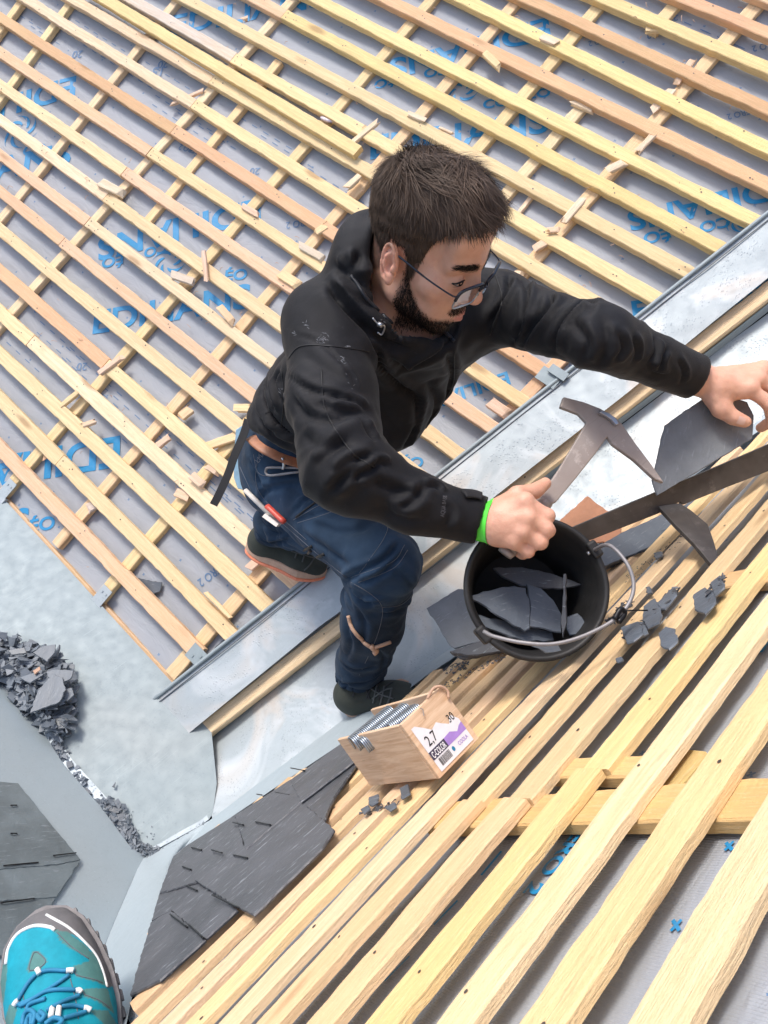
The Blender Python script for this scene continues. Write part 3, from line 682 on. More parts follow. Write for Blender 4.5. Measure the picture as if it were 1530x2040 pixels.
for p0, p1, w in (((-300, 668), (346, 1372), .010),): plank('edge_roll', onA(*p0, .006), onA(*p1, .006), -nA, w, .012, (.6, .6, .6), gut, .0004, mat=M_ZG)
for (cx, cy) in ((14, 974), (202, 1188)):
    c = onA(cx, cy, .026); V, F = box_geo(c, (sA, dA, nA), (.03, .019, .0012)); V2, F2 = box_geo(c-sA*.034-dA*.002+nA*.005, (sA, dA, nA), (.010, .024, .006))
    m_ = MB(); m_.add(V, F); m_.add(V2, F2)
    for s in (-1, 1): m_.add(*box_geo(c+sA*.012+dA*.008*s-nA*.002, (sA, dA, nA), (.003, .003, .0012)))
    m_.make('fixing_clip', M_ZV, gut)

val = thing('valley_flashing', onA(760, 1060), 'spotted zinc valley flashing in two bands with a wooden board between', 'flashing')
E1c = [onA(x, y, .052) for x, y in [(297, 1402), (700, 1083), (1120, 750), (1530, 425), (1800, 211)]]
E2 = [(355, 1478), (640, 1245), (830, 1112), (1250, 782), (1410, 650), (1530, 553), (1800, 335)]
E2c = [onA(x, y, .055) for x, y in E2]
strip('upper_band', E1c, E2c, M_ZV, val, 90, 12, .0035, .0012)
m_ = MB(); m_.add(*tube_geo(resample([p-nA*.004 for p in E1c], 50), .0055, 8)); m_.make('rolled_edge', M_ZG, val, smooth=True)
m_ = MB(); q = [onA(x, y, .056) for x, y in ((305, 1408), (700, 1096), (1120, 762), (1530, 438), (1800, 224))]; m_.add(*tube_geo(resample(q, 50), .0016, 6)); m_.make('crease', M_DKZ if 'M_DKZ' in globals() else M_SLB, val)
a0 = [(398, 1466), (640, 1264), (832, 1130), (1285, 782), (1410, 683), (1530, 588), (1800, 372)]
wb = [onA(x, y-6, .034) for x, y in a0]; plank('valley_board', wb[0], wb[-1], -nA, .040, .036, vary(PAL), val, .001, nails=[(t, .004) for t in np.arange(.2, 1.7, .22)])
Wl = [onA(x, y, .012) for x, y in ((358, 1484), (440, 1440), (640, 1278), (836, 1138), (1290, 792), (1410, 700), (1530, 606), (1800, 392))]
Vl = [onA(x, y, -.012) for x, y in ((366, 1500), (440, 1456), (640, 1286), (840, 1146), (1300, 798), (1410, 714), (1530, 622), (1800, 410))]
strip('inner_upstand', Wl, Vl, M_ZG, val, 60, 3, .001, .001)
Fl = [onG(424, 1632, .004), P(690, 1428, 1.87), P(840, 1330, 1.87), P(902, 1288, 1.865), P(1230, 1038, 1.86), P(1530, 826, 1.85), P(1800, 636, 1.84)]
strip('trough', Vl, Fl, M_ZV, val, 110, 14, .005)
Zr = [onB(x, y, -.018) for x, y in BZU]
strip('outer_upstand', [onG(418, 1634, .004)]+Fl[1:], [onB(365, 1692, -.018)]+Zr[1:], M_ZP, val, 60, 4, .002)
ll = [onG(418, 1634, .003), onG(310, 1697, .003), onG(284, 1709, .002), onC(262, 1758, .004), onC(230, 1830, .003), onC(205, 1890, .003), onC(160, 2010, .003), onC(90, 2200, .003)]
rr = [onB(x, y, -.018) for x, y in ((366, 1692), (352, 1704), (342, 1716), (330, 1760), (312, 1820), (296, 1880), (262, 1990), (225, 2180))]
strip('lower_upstand', ll, rr, M_ZP, val, 60, 8, .003)  # same lightened zinc, brightness put into the colour
c = onA(1112, 742, .064); m_ = MB(); m_.add(*box_geo(c, (sA, dA, nA), (.012, .026, .002))); m_.add(*box_geo(onA(1093, 752, .056), (sA, dA, nA), (.02, .03, .0012))); m_.make('fixing_clip', M_ZG, val)
c = onA(392, 1306, .046); m_ = MB(); m_.add(*box_geo(c, (dA, sA, nA), (.028, .022, .0012)))
for s in ((-.01, -.008), (.01, .006)): m_.add(*box_geo(c+dA*s[0]+sA*s[1]-nA*.002, (dA, sA, nA), (.004, .004, .0012)))
m_.make('fixing_clip', M_ZG, val)
# ------------------------------------------------------------------ slates
def slate_geo(pts, n, th=.0045, rough=.0014, step=.012, seed=0, flare=.0015):
    """plate from an outline; edges chipped; n points to the seen face."""
    pts = np.asarray(pts); n = np.asarray(n); out = []
    for i in range(len(pts)):
        a = pts[i]; b = pts[(i+1) % len(pts)]; L = np.linalg.norm(b-a); k = max(1, int(L/step)); d = (b-a)/max(L, 1e-9); o = np.cross(d, n)
        for j in range(k):
            p = a+(b-a)*j/k; out.append(p+(o*RNG.normal(0, rough) if j else 0))
    out = np.array(out); c = out.mean(0); m = len(out); fl = (out-c); fl /= np.linalg.norm(fl, axis=1)[:, None]+1e-9
    V = np.vstack([out, out-n*th*.45+fl*flare*(.5+RNG.random((m, 1))), out-n*th])
    F = [list(range(m)), list(range(2*m, 3*m))[::-1]]
    for r in (0, 1): F += [[r*m+i, r*m+(i+1) % m, (r+1)*m+(i+1) % m, (r+1)*m+i] for i in range(m)]
    return V, F
def slate(pts, n, label, mat, th=.0045, name='roof_slate', cat='slate', group=None, parent=None, rough=.0007, step=.012):
    pts = np.asarray(pts); V, F = slate_geo(pts, n, th, rough, step)
    d = nrm(pts[1]-pts[0]) if name != 'roof_slate' else dB+.25*sB; d = nrm(d-np.asarray(n)*(d@n))
    o = fix_normals(mesh(name, V, F, mat, parent, axes=(d, np.cross(n, d), n)))
    return tag(o, label, cat, group) if parent is None else o
def hookmark(slate_o, p0, p1, fn, h):
    pts = [fn(*p0, h+.0012), fn(*p0, h+.004), fn(*(.5*(np.array(p0)+p1)), h+.0034), fn(*p1, h+.0034), fn(*p1, h+.001)]
    m_ = MB(); m_.add(*tube_geo(smooth_path(pts, 14), .0013, 6)); m_.make('slate_hook', M_HOOKB, slate_o, smooth=True)
M_HOOKB = flat('black_hook_wire', (.012, .012, .014), .4, .4)
Bs = lambda L, h=.006: [onB(x, y, h) for x, y in L]
SLB = [
 ('lowest dark slate of the laid patch, its tail cut to a slant beside the zinc', [(259, 1981), (300, 1838), (338, 1812), (408, 1871), (318, 1952)], .006, [((340, 1822), (372, 1846))]),
 ('second dark laid slate up, bordering the lowest one along an open joint with a hook', [(302, 1834), (318, 1778), (420, 1776), (472, 1812), (409, 1868), (341, 1813)], .0065, [((372, 1764), (392, 1774)), ((376, 1842), (404, 1868))]),
 ('dark laid slate with a long bare hook below its lower corner', [(388, 1752), (470, 1700), (588, 1588), (664, 1652), (640, 1690), (505, 1822), (472, 1806)], .0125, [((424, 1783), (474, 1808)), ((466, 1703), (492, 1709)), ((422, 1693), (442, 1699))]),
 ('narrow dark laid slate tapering down the zinc edge of the patch', [(318, 1778), (345, 1706), (366, 1688), (470, 1622), (486, 1690), (420, 1748)], .0095, [((364, 1726), (380, 1732)), ((382, 1688), (401, 1693))]),
 ('dark laid slate beside the zinc at mid height of the patch', [(468, 1624), (580, 1552), (610, 1588), (490, 1690)], .0150, [((464, 1638), (484, 1643)), ((510, 1637), (538, 1643))]),
 ('dark laid slate under the wooden box with a ragged upper edge', [(588, 1590), (690, 1500), (716, 1512), (664, 1588), (640, 1644), (664, 1652), (640, 1660)], .0108, [((548, 1578), (577, 1584))]),
 ('topmost dark slate of the laid patch, narrow along the zinc', [(578, 1554), (684, 1478), (706, 1478), (716, 1508), (600, 1596)], .0170, [((580, 1530), (606, 1535)), ((512, 1582), (522, 1584))])]
SLB += [('dark laid slate under the others in the middle of the patch', [(330, 1762), (372, 1690), (480, 1618), (600, 1560), (640, 1600), (560, 1680), (440, 1790), (370, 1830), (318, 1800)], .0055, []),
 ('dark laid slate under the topmost ones near the box', [(560, 1566), (690, 1478), (712, 1500), (650, 1590), (600, 1640), (540, 1640)], .0100, [])]
for lab, pl, h, hk in SLB:
    o = slate(Bs(pl, h), nB, lab, M_SL, .0052, group='slates laid on the near slope', step=.008)
    for a_, b_ in hk: hookmark(o, a_, b_, onB, h)
Cs = lambda L, h: [onC(x, y, h) for x, y in L]
for lab, pl, h, hk in (
 ('upper grey-green slate at the left edge of the picture, pointed towards the zinc', [(-150, 1546), (36, 1560), (100, 1640), (160, 1712), (112, 1722), (-150, 1742)], .010, [((22, 1604), (33, 1604)), ((22, 1660), (33, 1660)), ((108, 1704), (150, 1699))]),
 ('middle grey-green slate at the left edge, above the blue shoe', [(-150, 1744), (112, 1724), (160, 1714), (112, 1786), (-150, 1806)], .0085, [((10, 1724), (74, 1718))]),
 ('lowest grey-green slate at the left edge, partly behind the blue shoe', [(-150, 1808), (110, 1788), (92, 1818), (40, 1900), (-150, 1910)], .007, [((4, 1798), (66, 1790))])):
    o = slate(Cs(pl, h), nC, lab, M_SLC, .006, group='slates laid on the opposite slope', step=.01)
    for a_, b_ in hk: hookmark(o, a_, b_, onC, h)

# ------------------------------------------------------------------ bucket
bc = P(1070, 1170, 1.165); bax = nrm(np.array([.006, -.214, -.977]))
bu_ = nrm(np.cross(bax, [0, 0, 1.])); bv_ = np.cross(bax, bu_)
BR, BH = .1065, .165
bucket = thing('bucket', bc-bax*BH, 'black rubber bucket half full of broken slate, hung on the near slope', 'bucket')
def lathe(prof, c, ax, u, v, n=56):
    V = []; F = []
    for (r, z) in prof:
        for k in range(n): th = 2*math.pi*k/n; V.append(c+ax*z+(u*math.cos(th)+v*math.sin(th))*r)
    for i in range(len(prof)-1):
        for k in range(n): k2 = (k+1) % n; F.append([i*n+k, i*n+k2, (i+1)*n+k2, (i+1)*n+k])
    return V, F
prof = [(0.0005, -BH+.004), (.076, -BH+.004), (.078, -BH+.006), (BR-.010, -.02), (BR-.004, -.003), (BR-.001, 0), (BR+.004, -.001), (BR+.005, -.006), (BR-.002, -.016), (BR-.004, -.020), (BR-.007, -.05), (.082, -BH+.002), (.078, -BH), (.0005, -BH)]
V, F = lathe(prof, bc, bax, bu_, bv_); fix_normals(mesh('shell', V, F, M_BUCKET, bucket, origin=bc-bax*BH, axes=(bu_, bv_, bax), smooth=True))
V, F = lathe([(BR-.0045, -.024), (BR-.0055, -.026), (.0815+.004, -BH+.012), (.0815, -BH+.012)], bc+bax*.0005, bax, bu_, bv_)
V = np.array(V); cc_ = V.mean(0); mesh('worn_band', V, F, M_WORN, bucket, origin=bc-bax*BH, axes=(bu_, bv_, bax), smooth=True)
def on_rim(px, py, dz=0.):
    r = ray(px, py); return r*(((bc+bax*dz)@bax)/(r@bax))
e1 = on_rim(1182, 1096); e2 = on_rim(963, 1265)
m_ = MB(); ed = nrm(e1-bc)
for e in (e1,):
    d = nrm(e-bc); t = np.cross(bax, d); m_.add(*box_geo(bc+d*(BR+.002)-bax*.010, (d, t, bax), (.008, .014, .014)))
o = m_.make('ear', M_BUCKET, bucket); bv = o.modifiers.new('b', 'BEVEL'); bv.width = .004; bv.segments = 3
d2 = nrm(e2-bc); t2 = np.cross(bax, d2); m_ = MB(); m_.add(*box_geo(bc+d2*(BR+.002)-bax*.012, (d2, t2, bax), (.008, .014, .014))); o = m_.make('ear', M_BUCKET, bucket); bv = o.modifiers.new('b', 'BEVEL'); bv.width = .004; bv.segments = 3
hp = [e1-bax*.006, P(1212, 1086, 1.13), P(1246, 1118, 1.10), P(1262, 1160, 1.085), P(1254, 1200, 1.075), P(1222, 1236, 1.066), P(1160, 1268, 1.06), P(1100, 1283, 1.062), P(1040, 1280, 1.07), P(985, 1268, 1.09), P(964, 1258, 1.105)]
m_ = MB(); m_.add(*tube_geo(smooth_path(hp, 60), .0029, 10)); m_.make('handle', M_WIRE, bucket, smooth=True)
m_ = MB(); m_.add(*tube_geo(smooth_path([P(1224, 1234, 1.062), P(1236, 1214, 1.066), P(1244, 1222, 1.07), P(1232, 1240, 1.062)], 16), .004, 7)); m_.add(*tube_geo(smooth_path([P(1236, 1218, 1.064), P(1262, 1216, 1.07), P(1290, 1216, 1.08)], 10), .0011, 6)); m_.make('hanging_wire', M_HOOKB, bucket, smooth=True)
m_ = MB(); d = nrm(e1-bc); m_.add(*tube_geo([e1-d*.002-bax*.009, e1-d*.008-bax*.010], .0034, 10)); m_.make('handle_rivet', M_STEEL, bucket, smooth=True)
# broken slates lying in the bucket
def shard(pl, ts, label, mat=M_SL, th=.005, grp=None, name='slate_shard', rough=.0007):
    pts = np.array([P(x, y, t) for (x, y), t in zip(pl, ts)]); c = pts.mean(0); _, _, vt = np.linalg.svd(pts-c); n = vt[2]; n = n*(-1 if n@c > 0 else 1)
    pts = pts-np.outer((pts-c)@n, n)
    return slate(pts, n, label, mat, th, name, 'slate', grp, rough=rough, step=.008)
G_ = 'broken slates in the bucket'
shard([(936, 1186), (1000, 1172), (1048, 1170), (1056, 1205), (1054, 1252), (1045, 1257), (1000, 1228)], [1.18, 1.21, 1.215, 1.20, 1.18, 1.175, 1.175], 'big broken slate with a sharp left point lying uppermost in the bucket', M_SLB, .005, G_)
shard([(1050, 1164), (1078, 1172), (1102, 1196), (1117, 1222), (1118, 1258), (1056, 1247), (1058, 1200)], [1.222, 1.222, 1.216, 1.206, 1.188, 1.184, 1.206], 'broken slate touching the sharp-pointed one along a cracked edge in the bucket', M_SLB, .005, G_)
shard([(944, 1222), (966, 1230), (1100, 1258), (1102, 1276), (1050, 1277), (966, 1248)], [1.19, 1.195, 1.205, 1.20, 1.185, 1.183], 'flat narrow slate under the big broken one, near the front wall of the bucket', M_SLB, .005, G_)
shard([(960, 1240), (1046, 1266), (1052, 1278), (1000, 1270), (962, 1256)], [1.205, 1.215, 1.21, 1.20, 1.195], 'lowest splintered slate at the front of the bucket', M_SLB, .006, G_)
shard([(984, 1132), (1040, 1130), (1096, 1142), (1158, 1164), (1122, 1172), (1040, 1166), (1000, 1146)], [1.245, 1.25, 1.25, 1.245, 1.238, 1.232, 1.236], 'long dark slate leaning on the far wall inside the bucket', M_SL, .005, G_)
shard([(1122, 1146), (1127, 1146), (1126, 1180), (1128, 1240), (1121, 1270), (1118, 1240), (1122, 1180)], [1.165, 1.165, 1.165, 1.165, 1.17, 1.17, 1.165], 'slate standing on edge near the right wall of the bucket', M_SL, .006, G_)
shard([(1126, 1232), (1150, 1222), (1164, 1240), (1158, 1258), (1136, 1264)], [1.20, 1.20, 1.195, 1.19, 1.19], 'small broken slate right of the upright one in the bucket', M_SLB, .005, G_)
shard([(1060, 1288), (1110, 1284), (1116, 1296), (1088, 1300)], [1.115, 1.112, 1.113, 1.112], 'slate tip resting on the front rim of the bucket', M_SLB, .004, G_)

# ------------------------------------------------------------------ flat forged tools: outline extruded with thickness
def tool_plate(name, pl, ts, th, mat, parent, bev=.0012):
    pts = np.array([P(x, y, t) for (x, y), t in zip(pl, ts)]); c = pts.mean(0); _, _, vt = np.linalg.svd(pts-c); n = vt[2]; n = n*(-1 if n@c > 0 else 1)
    pts = pts-np.outer((pts-c)@n, n); m = len(pts); V = np.vstack([pts+n*th/2, pts-n*th/2])
    F = [list(range(m)), list(range(m, 2*m))[::-1]]+[[i, (i+1) % m, (i+1) % m+m, i+m] for i in range(m)]
    ax0 = nrm(pts[np.argmax(np.linalg.norm(pts-c, axis=1))]-c); ax0 = nrm(ax0-n*(ax0@n))
    o = fix_normals(mesh(name, V, F, mat, parent, axes=(ax0, np.cross(n, ax0), n))); b = o.modifiers.new('bevel', 'BEVEL'); b.width = bev; b.segments = 2; b.limit_method = 'ANGLE'; b.angle_limit = .5
    return o, n
# slater's hammer, in the right hand
ham = thing('slate_hammer', P(1040, 1050, 1.2), 'brown steel slating hammer with a long pointed pick, in the right hand', 'hammer')
def tp(x, y): return 1.165+.10*((1100-y)/270)+.045*max(0, (x-1200)/110)
hl = [(1068, 998), (1112, 935), (1168, 842), (1150, 827), (1110, 817), (1117, 797), (1160, 803), (1196, 812), (1226, 832), (1238, 846), (1262, 884), (1290, 925), (1316, 966), (1300, 958), (1262, 918), (1222, 884), (1212, 868), (1192, 898), (1150, 950), (1108, 1000), (1088, 1010)]
o_h, n_h = tool_plate('forged_head_and_shank', hl, [tp(*q) for q in hl], .0085, M_HAM, ham, .0018)
rl = [(1194, 818), (1212, 824), (1226, 836), (1231, 846), (1226, 848), (1218, 838), (1206, 829), (1192, 823)]
tool_plate('side_ridge', rl, [tp(*q)-.006 for q in rl], .006, M_STEEL, ham, .001)
m_ = MB(); hq = [P(1086, 998, tp(1086, 998)), P(1064, 1028, tp(1064, 1028)), P(1036, 1064, 1.168), P(1012, 1098, 1.163)]; m_.add(*tube_geo(smooth_path(hq, 20), [.0135]*20, 12, .8)); m_.add(*tube_geo([P(1012, 1096, 1.163), P(1005, 1105, 1.162)], [.0145, .012], 12, .8)); m_.make('leather_grip', M_HAM, ham, smooth=True)
# slater's anvil, spiked into a batten
anv = thing('slating_anvil', onB(1440, 1146), 'dark iron slating anvil, a bar on a spike driven into a batten', 'anvil')
def ta(x, y):
    if y > 1020 and x > 1290: return 1.31-.17*((y-1010)/135)
    return 1.30+.045*((x-1130)/400)
bl_ = [(1128, 1060), (1140, 1050), (1310, 978), (1420, 932), (1700, 812), (1722, 872), (1530, 938), (1440, 973), (1358, 1006), (1352, 1000), (1312, 1022), (1180, 1074), (1152, 1082)]
tool_plate('anvil_bar', bl_, [ta(x, 1000) for x, y in bl_], .009, M_ANV, anv, .0012)
ll_ = [(1310, 1014), (1356, 994), (1374, 1022), (1408, 1052), (1420, 1084), (1442, 1152), (1437, 1150), (1380, 1088), (1342, 1050)]
tool_plate('anvil_spike', ll_, [1.306 if y < 1020 else ta(x, y) for x, y in ll_], .008, M_ANV, anv, .0012)
V, F = lathe([(0.0003, .0012), (.0026, .001), (.003, 0), (.003, -.006)], P(1147, 1073, ta(1147, 1000)-.0046), -nrm(ray(1147, 1073)), np.array([1., 0, 0]), np.array([0, 1., 0]), 10); mesh('rivet', V, F, M_STEEL, anv, smooth=True)
# slate being dressed, in the left hand
hs = [(1301, 955), (1325, 848), (1420, 782), (1490, 800), (1502, 828), (1497, 874), (1310, 986)]
shard(hs, [1.291, 1.32, 1.345, 1.345, 1.342, 1.334, 1.288], 'grey slate with trimmed corners gripped in the left hand over the anvil', M_SLH, .005, None, 'held_slate', .0003)

# spare slates on the near slope round the bucket
shard([(852, 1214), (912, 1170), (1000, 1180), (980, 1270), (906, 1290), (896, 1282)], [1.56, 1.57, 1.56, 1.50, 1.49, 1.495], 'pale grey slate leaning behind the lower left of the bucket', M_SLH, .005, None, 'roof_slate')
for k in range(5):
    z = 1.478+.007*k
    shard([(896+k*1.5, 1297+k*1.5), (1000+k, 1262), (1040, 1270), (1000, 1296), (936-k*3, 1306+k*2)], [z+.004, z, z-.02, z-.03, z-.012], ['topmost', 'second', 'third', 'fourth', 'bottom'][k]+' slate of the thin dark stack under the bucket', M_SL, .005, 'slates stacked under the bucket', 'roof_slate')
shard([(1110, 1042), (1172, 988), (1236, 1040), (1236, 1076), (1180, 1080)], [1.70, 1.735, 1.715, 1.69, 1.68], 'rust-brown stained slate leaning behind the bucket', M_RUST, .005, None, 'roof_slate')
for k in range(4):
    z = 1.50+.009*k
    shard([(1190, 1090+k*2), (1236, 1062), (1330, 1020), (1356, 1046+k*3), (1322, 1076+k*2), (1204, 1128+k*2)], [z+.01, z+.03, z+.06, z+.03, z, z-.03], ['uppermost', 'second', 'third', 'lowest'][k]+' long blue-black slate of the pile right of the bucket', M_SLB, .006, 'slate pile right of the bucket', 'roof_slate')
for k in range(3):
    z = 1.52+.009*k
    shard([(1318, 1056+k*2), (1350, 1016), (1394, 986), (1402, 998+k*2), (1352, 1046+k*3)], [z, z+.04, z+.06, z+.05, z+.01], ['upper', 'middle', 'lower'][k]+' dark slate of the small pile behind the anvil spike', M_SLB, .006, 'slate pile behind the anvil spike', 'roof_slate')
# broken bits on the battens
def bit(fn, n, pl, h, label, mat=M_SLB, th=.0038, grp=None):
    return slate([fn(x, y, h) for x, y in pl], n, label, mat, th, 'slate_shard', 'slate', grp, rough=.0007, step=.007)
GB = 'slate bits fallen on the battens'
for pl, h, lab in (
 ([(1312, 1262), (1326, 1248), (1343, 1252), (1348, 1278), (1332, 1292), (1318, 1286)], .010, 'six-sided slate bit lying alone below the yellow batten'),
 ([(1236, 1250), (1270, 1238), (1280, 1262), (1262, 1276), (1248, 1280)], .012, 'angular slate bit below the wire of the bucket'),
 ([(1282, 1208), (1296, 1196), (1304, 1192), (1318, 1224), (1312, 1240), (1290, 1250), (1280, 1232)], .014, 'largest slate bit of the heap right of the bucket wire'),
 ([(1310, 1200), (1340, 1170), (1346, 1186), (1324, 1212), (1316, 1212)], .012, 'slate bit at the top of the heap right of the bucket wire'),
 ([(1264, 1240), (1284, 1238), (1290, 1260), (1270, 1270)], .008, 'slate bit tucked under the heap right of the bucket wire'),
 ([(1382, 1184), (1404, 1170), (1420, 1180), (1424, 1200), (1404, 1222), (1384, 1212)], .012, 'broad slate bit in the heap below the anvil spike'),
 ([(1416, 1160), (1434, 1146), (1442, 1170), (1424, 1186)], .012, 'slate bit against the tip of the anvil spike'),
 ([(1286, 1170), (1293, 1168), (1298, 1180), (1290, 1182)], .008, 'tiny slate bit on a batten right of the bucket handle'),
 ([(1302, 1102), (1316, 1098), (1318, 1106), (1306, 1112)], .008, 'thin slate bit under the pile right of the bucket'),
 ([(735, 1588), (752, 1582), (752, 1596), (740, 1604), (734, 1600)], .010, 'black five-sided slate bit below the left corner of the box'),
 ([(796, 1570), (812, 1562), (816, 1580), (800, 1590)], .010, 'black slate bit under the front corner of the box'),
 ([(768, 1608), (784, 1598), (788, 1606), (776, 1614)], .010, 'bluish slate bit below the front corner of the box'),
 ([(718, 1612), (732, 1604), (736, 1610), (724, 1620)], .010, 'thin slate bit at the end of the row below the box'),
 ([(1226, 1312), (1236, 1308), (1240, 1314), (1230, 1318)], .004, 'small slate chip on the batten below the bucket wire')):
    bit(onB, nB, pl, h, lab, grp=GB)
# fine chips nobody could count
def chips(name, label, cat, areas, mat, size=(.003, .010)):
    m_ = MB()
    for fn, n, poly_, cnt, sz, hm in areas:
        poly_ = np.array(poly_, float); lo = poly_.min(0); hi = poly_.max(0); c = 0
        while c < cnt:
            p = lo+RNG.random(2)*(hi-lo)
            if not inside(p, poly_): continue
            c += 1; s = RNG.uniform(*sz); q = fn(p[0], p[1], RNG.uniform(.001, hm)); nn = nrm(n+RNG.normal(0, .32, 3)); a = nrm(np.cross(nn, RNG.normal(0, 1, 3))); b = np.cross(nn, a)
            k = RNG.integers(4, 7); an = np.sort(RNG.random(k))*2*math.pi; r = s*RNG.uniform(.5, 1, k); pts = [q+a*math.cos(t)*x*1.5+b*math.sin(t)*x for t, x in zip(an, r)]
            V = pts+[v-nn*s*.28 for v in pts]; F = [list(range(k)), list(range(k, 2*k))[::-1]]+[[i, (i+1) % k, (i+1) % k+k, i+k] for i in range(k)]
            m_.add(V, F)
    return tag(m_.make(name, mat), label, cat, kind='stuff')
def inside(p, poly_):
    x, y = p; c = False; j = len(poly_)-1
    for i in range(len(poly_)):
        xi, yi = poly_[i]; xj, yj = poly_[j]
        if (yi > y) != (yj > y) and x < (xj-xi)*(y-yi)/(yj-yi+1e-12)+xi: c = not c
        j = i
    return c
chips('slate_chips', 'fine slate chips scattered on the battens round the bucket and box', 'chips', [
 (onB, nB, [(1205, 1240), (1250, 1192), (1260, 1200), (1220, 1246)], 60, (.002, .006), .006), (onB, nB, [(1300, 1210), (1346, 1168), (1352, 1178), (1310, 1226)], 60, (.002, .007), .014),
 (onB, nB, [(1400, 1186), (1436, 1146), (1444, 1156), (1410, 1200)], 70, (.002, .007), .014), (onB, nB, [(1235, 1262), (1300, 1220), (1304, 1240), (1250, 1280)], 50, (.002, .006), .008),
 (onB, nB, [(716, 1618), (790, 1592), (794, 1600), (722, 1624)], 40, (.0015, .005), .006), (onB, nB, [(860, 1372), (1000, 1302), (1006, 1310), (866, 1382)], 110, (.0015, .004), .003), (onB, nB, [(880, 1330), (930, 1316), (935, 1330), (890, 1345)], 40, (.002, .006), .004),
 (onB, nB, [(1240, 1150), (1360, 1060), (1368, 1072), (1250, 1166)], 60, (.001, .003), .003)], M_SL)
chips('slate_rubble', 'heap of small broken slate in the gutter at the left edge', 'rubble', [
 (onG, UP, [(-80, 1255), (30, 1268), (60, 1275), (120, 1300), (146, 1350), (146, 1405), (142, 1450), (118, 1476), (60, 1430), (0, 1352), (-80, 1250)], 620, (.007, .021), .05), (onG, UP, [(-80, 1270), (60, 1310), (110, 1360), (130, 1440), (110, 1462), (60, 1420), (0, 1350)], 420, (.006, .018), .075)], M_SLD)
chips('gutter_chips', 'trail of fine slate chips along the fold of the gutter', 'chips', [
 (onG, UP, [(90, 1470), (120, 1476), (140, 1500), (122, 1518)], 60, (.003, .010), .012), (onG, UP, [(130, 1518), (160, 1530), (178, 1560), (160, 1568)], 30, (.003, .009), .008), (onG, UP, [(190, 1588), (214, 1586), (246, 1608), (262, 1640), (276, 1676), (320, 1694), (292, 1706), (262, 1690), (200, 1606)], 260, (.003, .011), .016),
 (onG, UP, [(262, 1676), (330, 1690), (292, 1712), (276, 1704)], 120, (.002, .006), .010), (onG, UP, [(330, 1688), (408, 1636), (414, 1642), (336, 1696)], 70, (.0015, .004), .005), (onG, UP, [(200, 1600), (270, 1600), (320, 1670), (280, 1690)], 30, (.0015, .003), .002)], M_SLD)
chips('flashing_chips', 'tiny slate crumbs along the foot of the valley flashing', 'chips', [((lambda x, y, h: onA(x, y, h-.010)), -nA, [(366, 1498), (440, 1456), (450, 1462), (376, 1508)], 40, (.0012, .0035), .004), ((lambda x, y, h: onA(x, y, h+.02)), -nA, [(372, 1520), (385, 1520), (424, 1610), (410, 1618)], 26, (.0012, .003), .03)], M_SL)
GR = 'big shards on the rubble heap'
for pl, h, lab, mt in (
 ([(60, 1420), (76, 1376), (104, 1344), (124, 1350), (130, 1374), (118, 1398)], .085, 'largest triangular slate shard on the rubble heap in the gutter', M_SLD),
 ([(92, 1338), (112, 1334), (146, 1336), (140, 1352), (118, 1362), (104, 1360)], .078, 'flat slate shard sticking out right of the largest one on the rubble heap', M_SLD),
 ([(66, 1300), (84, 1288), (110, 1284), (108, 1300), (94, 1318)], .070, 'rounded slate shard sticking out at the top of the rubble heap', M_SLD),
 ([(118, 1376), (142, 1370), (147, 1384), (134, 1396), (120, 1392)], .065, 'slate shard at the right rim of the rubble heap', M_SLD),
 ([(112, 1432), (126, 1426), (136, 1436), (128, 1450), (116, 1452)], .045, 'pale slate shard at the lower end of the rubble heap', M_SLH),
 ([(16, 1296), (48, 1290), (52, 1300), (24, 1304)], .080, 'narrow slate shard lying flat at the left of the rubble heap', M_SLH),
 ([(40, 1350), (72, 1338), (86, 1344), (60, 1360)], .080, 'leaf-shaped slate shard in the middle of the rubble heap', M_SLD)):
    bit(onG, UP, pl, h, lab, mt, .006, GR)
bit(onG, UP, [(66, 1336), (78, 1328), (80, 1334), (70, 1342)], .088, 'orange wood chip lying on the slate rubble', M_TAPE, .004)
for pl, lab in (([(132, 1518), (142, 1516), (146, 1526), (136, 1530)], 'first small slate bit along the bright gutter fold below the heap'), ([(168, 1568), (178, 1574), (184, 1582), (174, 1580)], 'slate bit midway along the bright gutter fold'), ([(218, 1624), (246, 1620), (256, 1630), (240, 1648), (226, 1640)], 'broad slate bit near the lower end of the gutter fold'),
   ([(240, 1646), (256, 1634), (266, 1648), (262, 1668), (246, 1664)], 'slate bit next to the gutter corner'), ([(208, 1608), (226, 1604), (246, 1612), (228, 1620)], 'slate bit above the broad one on the gutter fold'), ([(224, 1566), (230, 1558), (228, 1568)], 'lone slate splinter on the open gutter bed')):
    bit(onG, UP, pl, .012, lab, M_SLB, .005, 'slate bits along the gutter fold')
bit(onA, -nA, [(268, 1150), (300, 1158), (322, 1160), (318, 1178), (300, 1186), (284, 1172)], .012, 'slate shard on the underlay between two battens of the far slope', M_SLB)
bit(onA, -nA, [(428, 1290), (452, 1268), (460, 1280), (432, 1298)], .010, 'slate shard by the rolled zinc edge of the far slope', M_SLB)

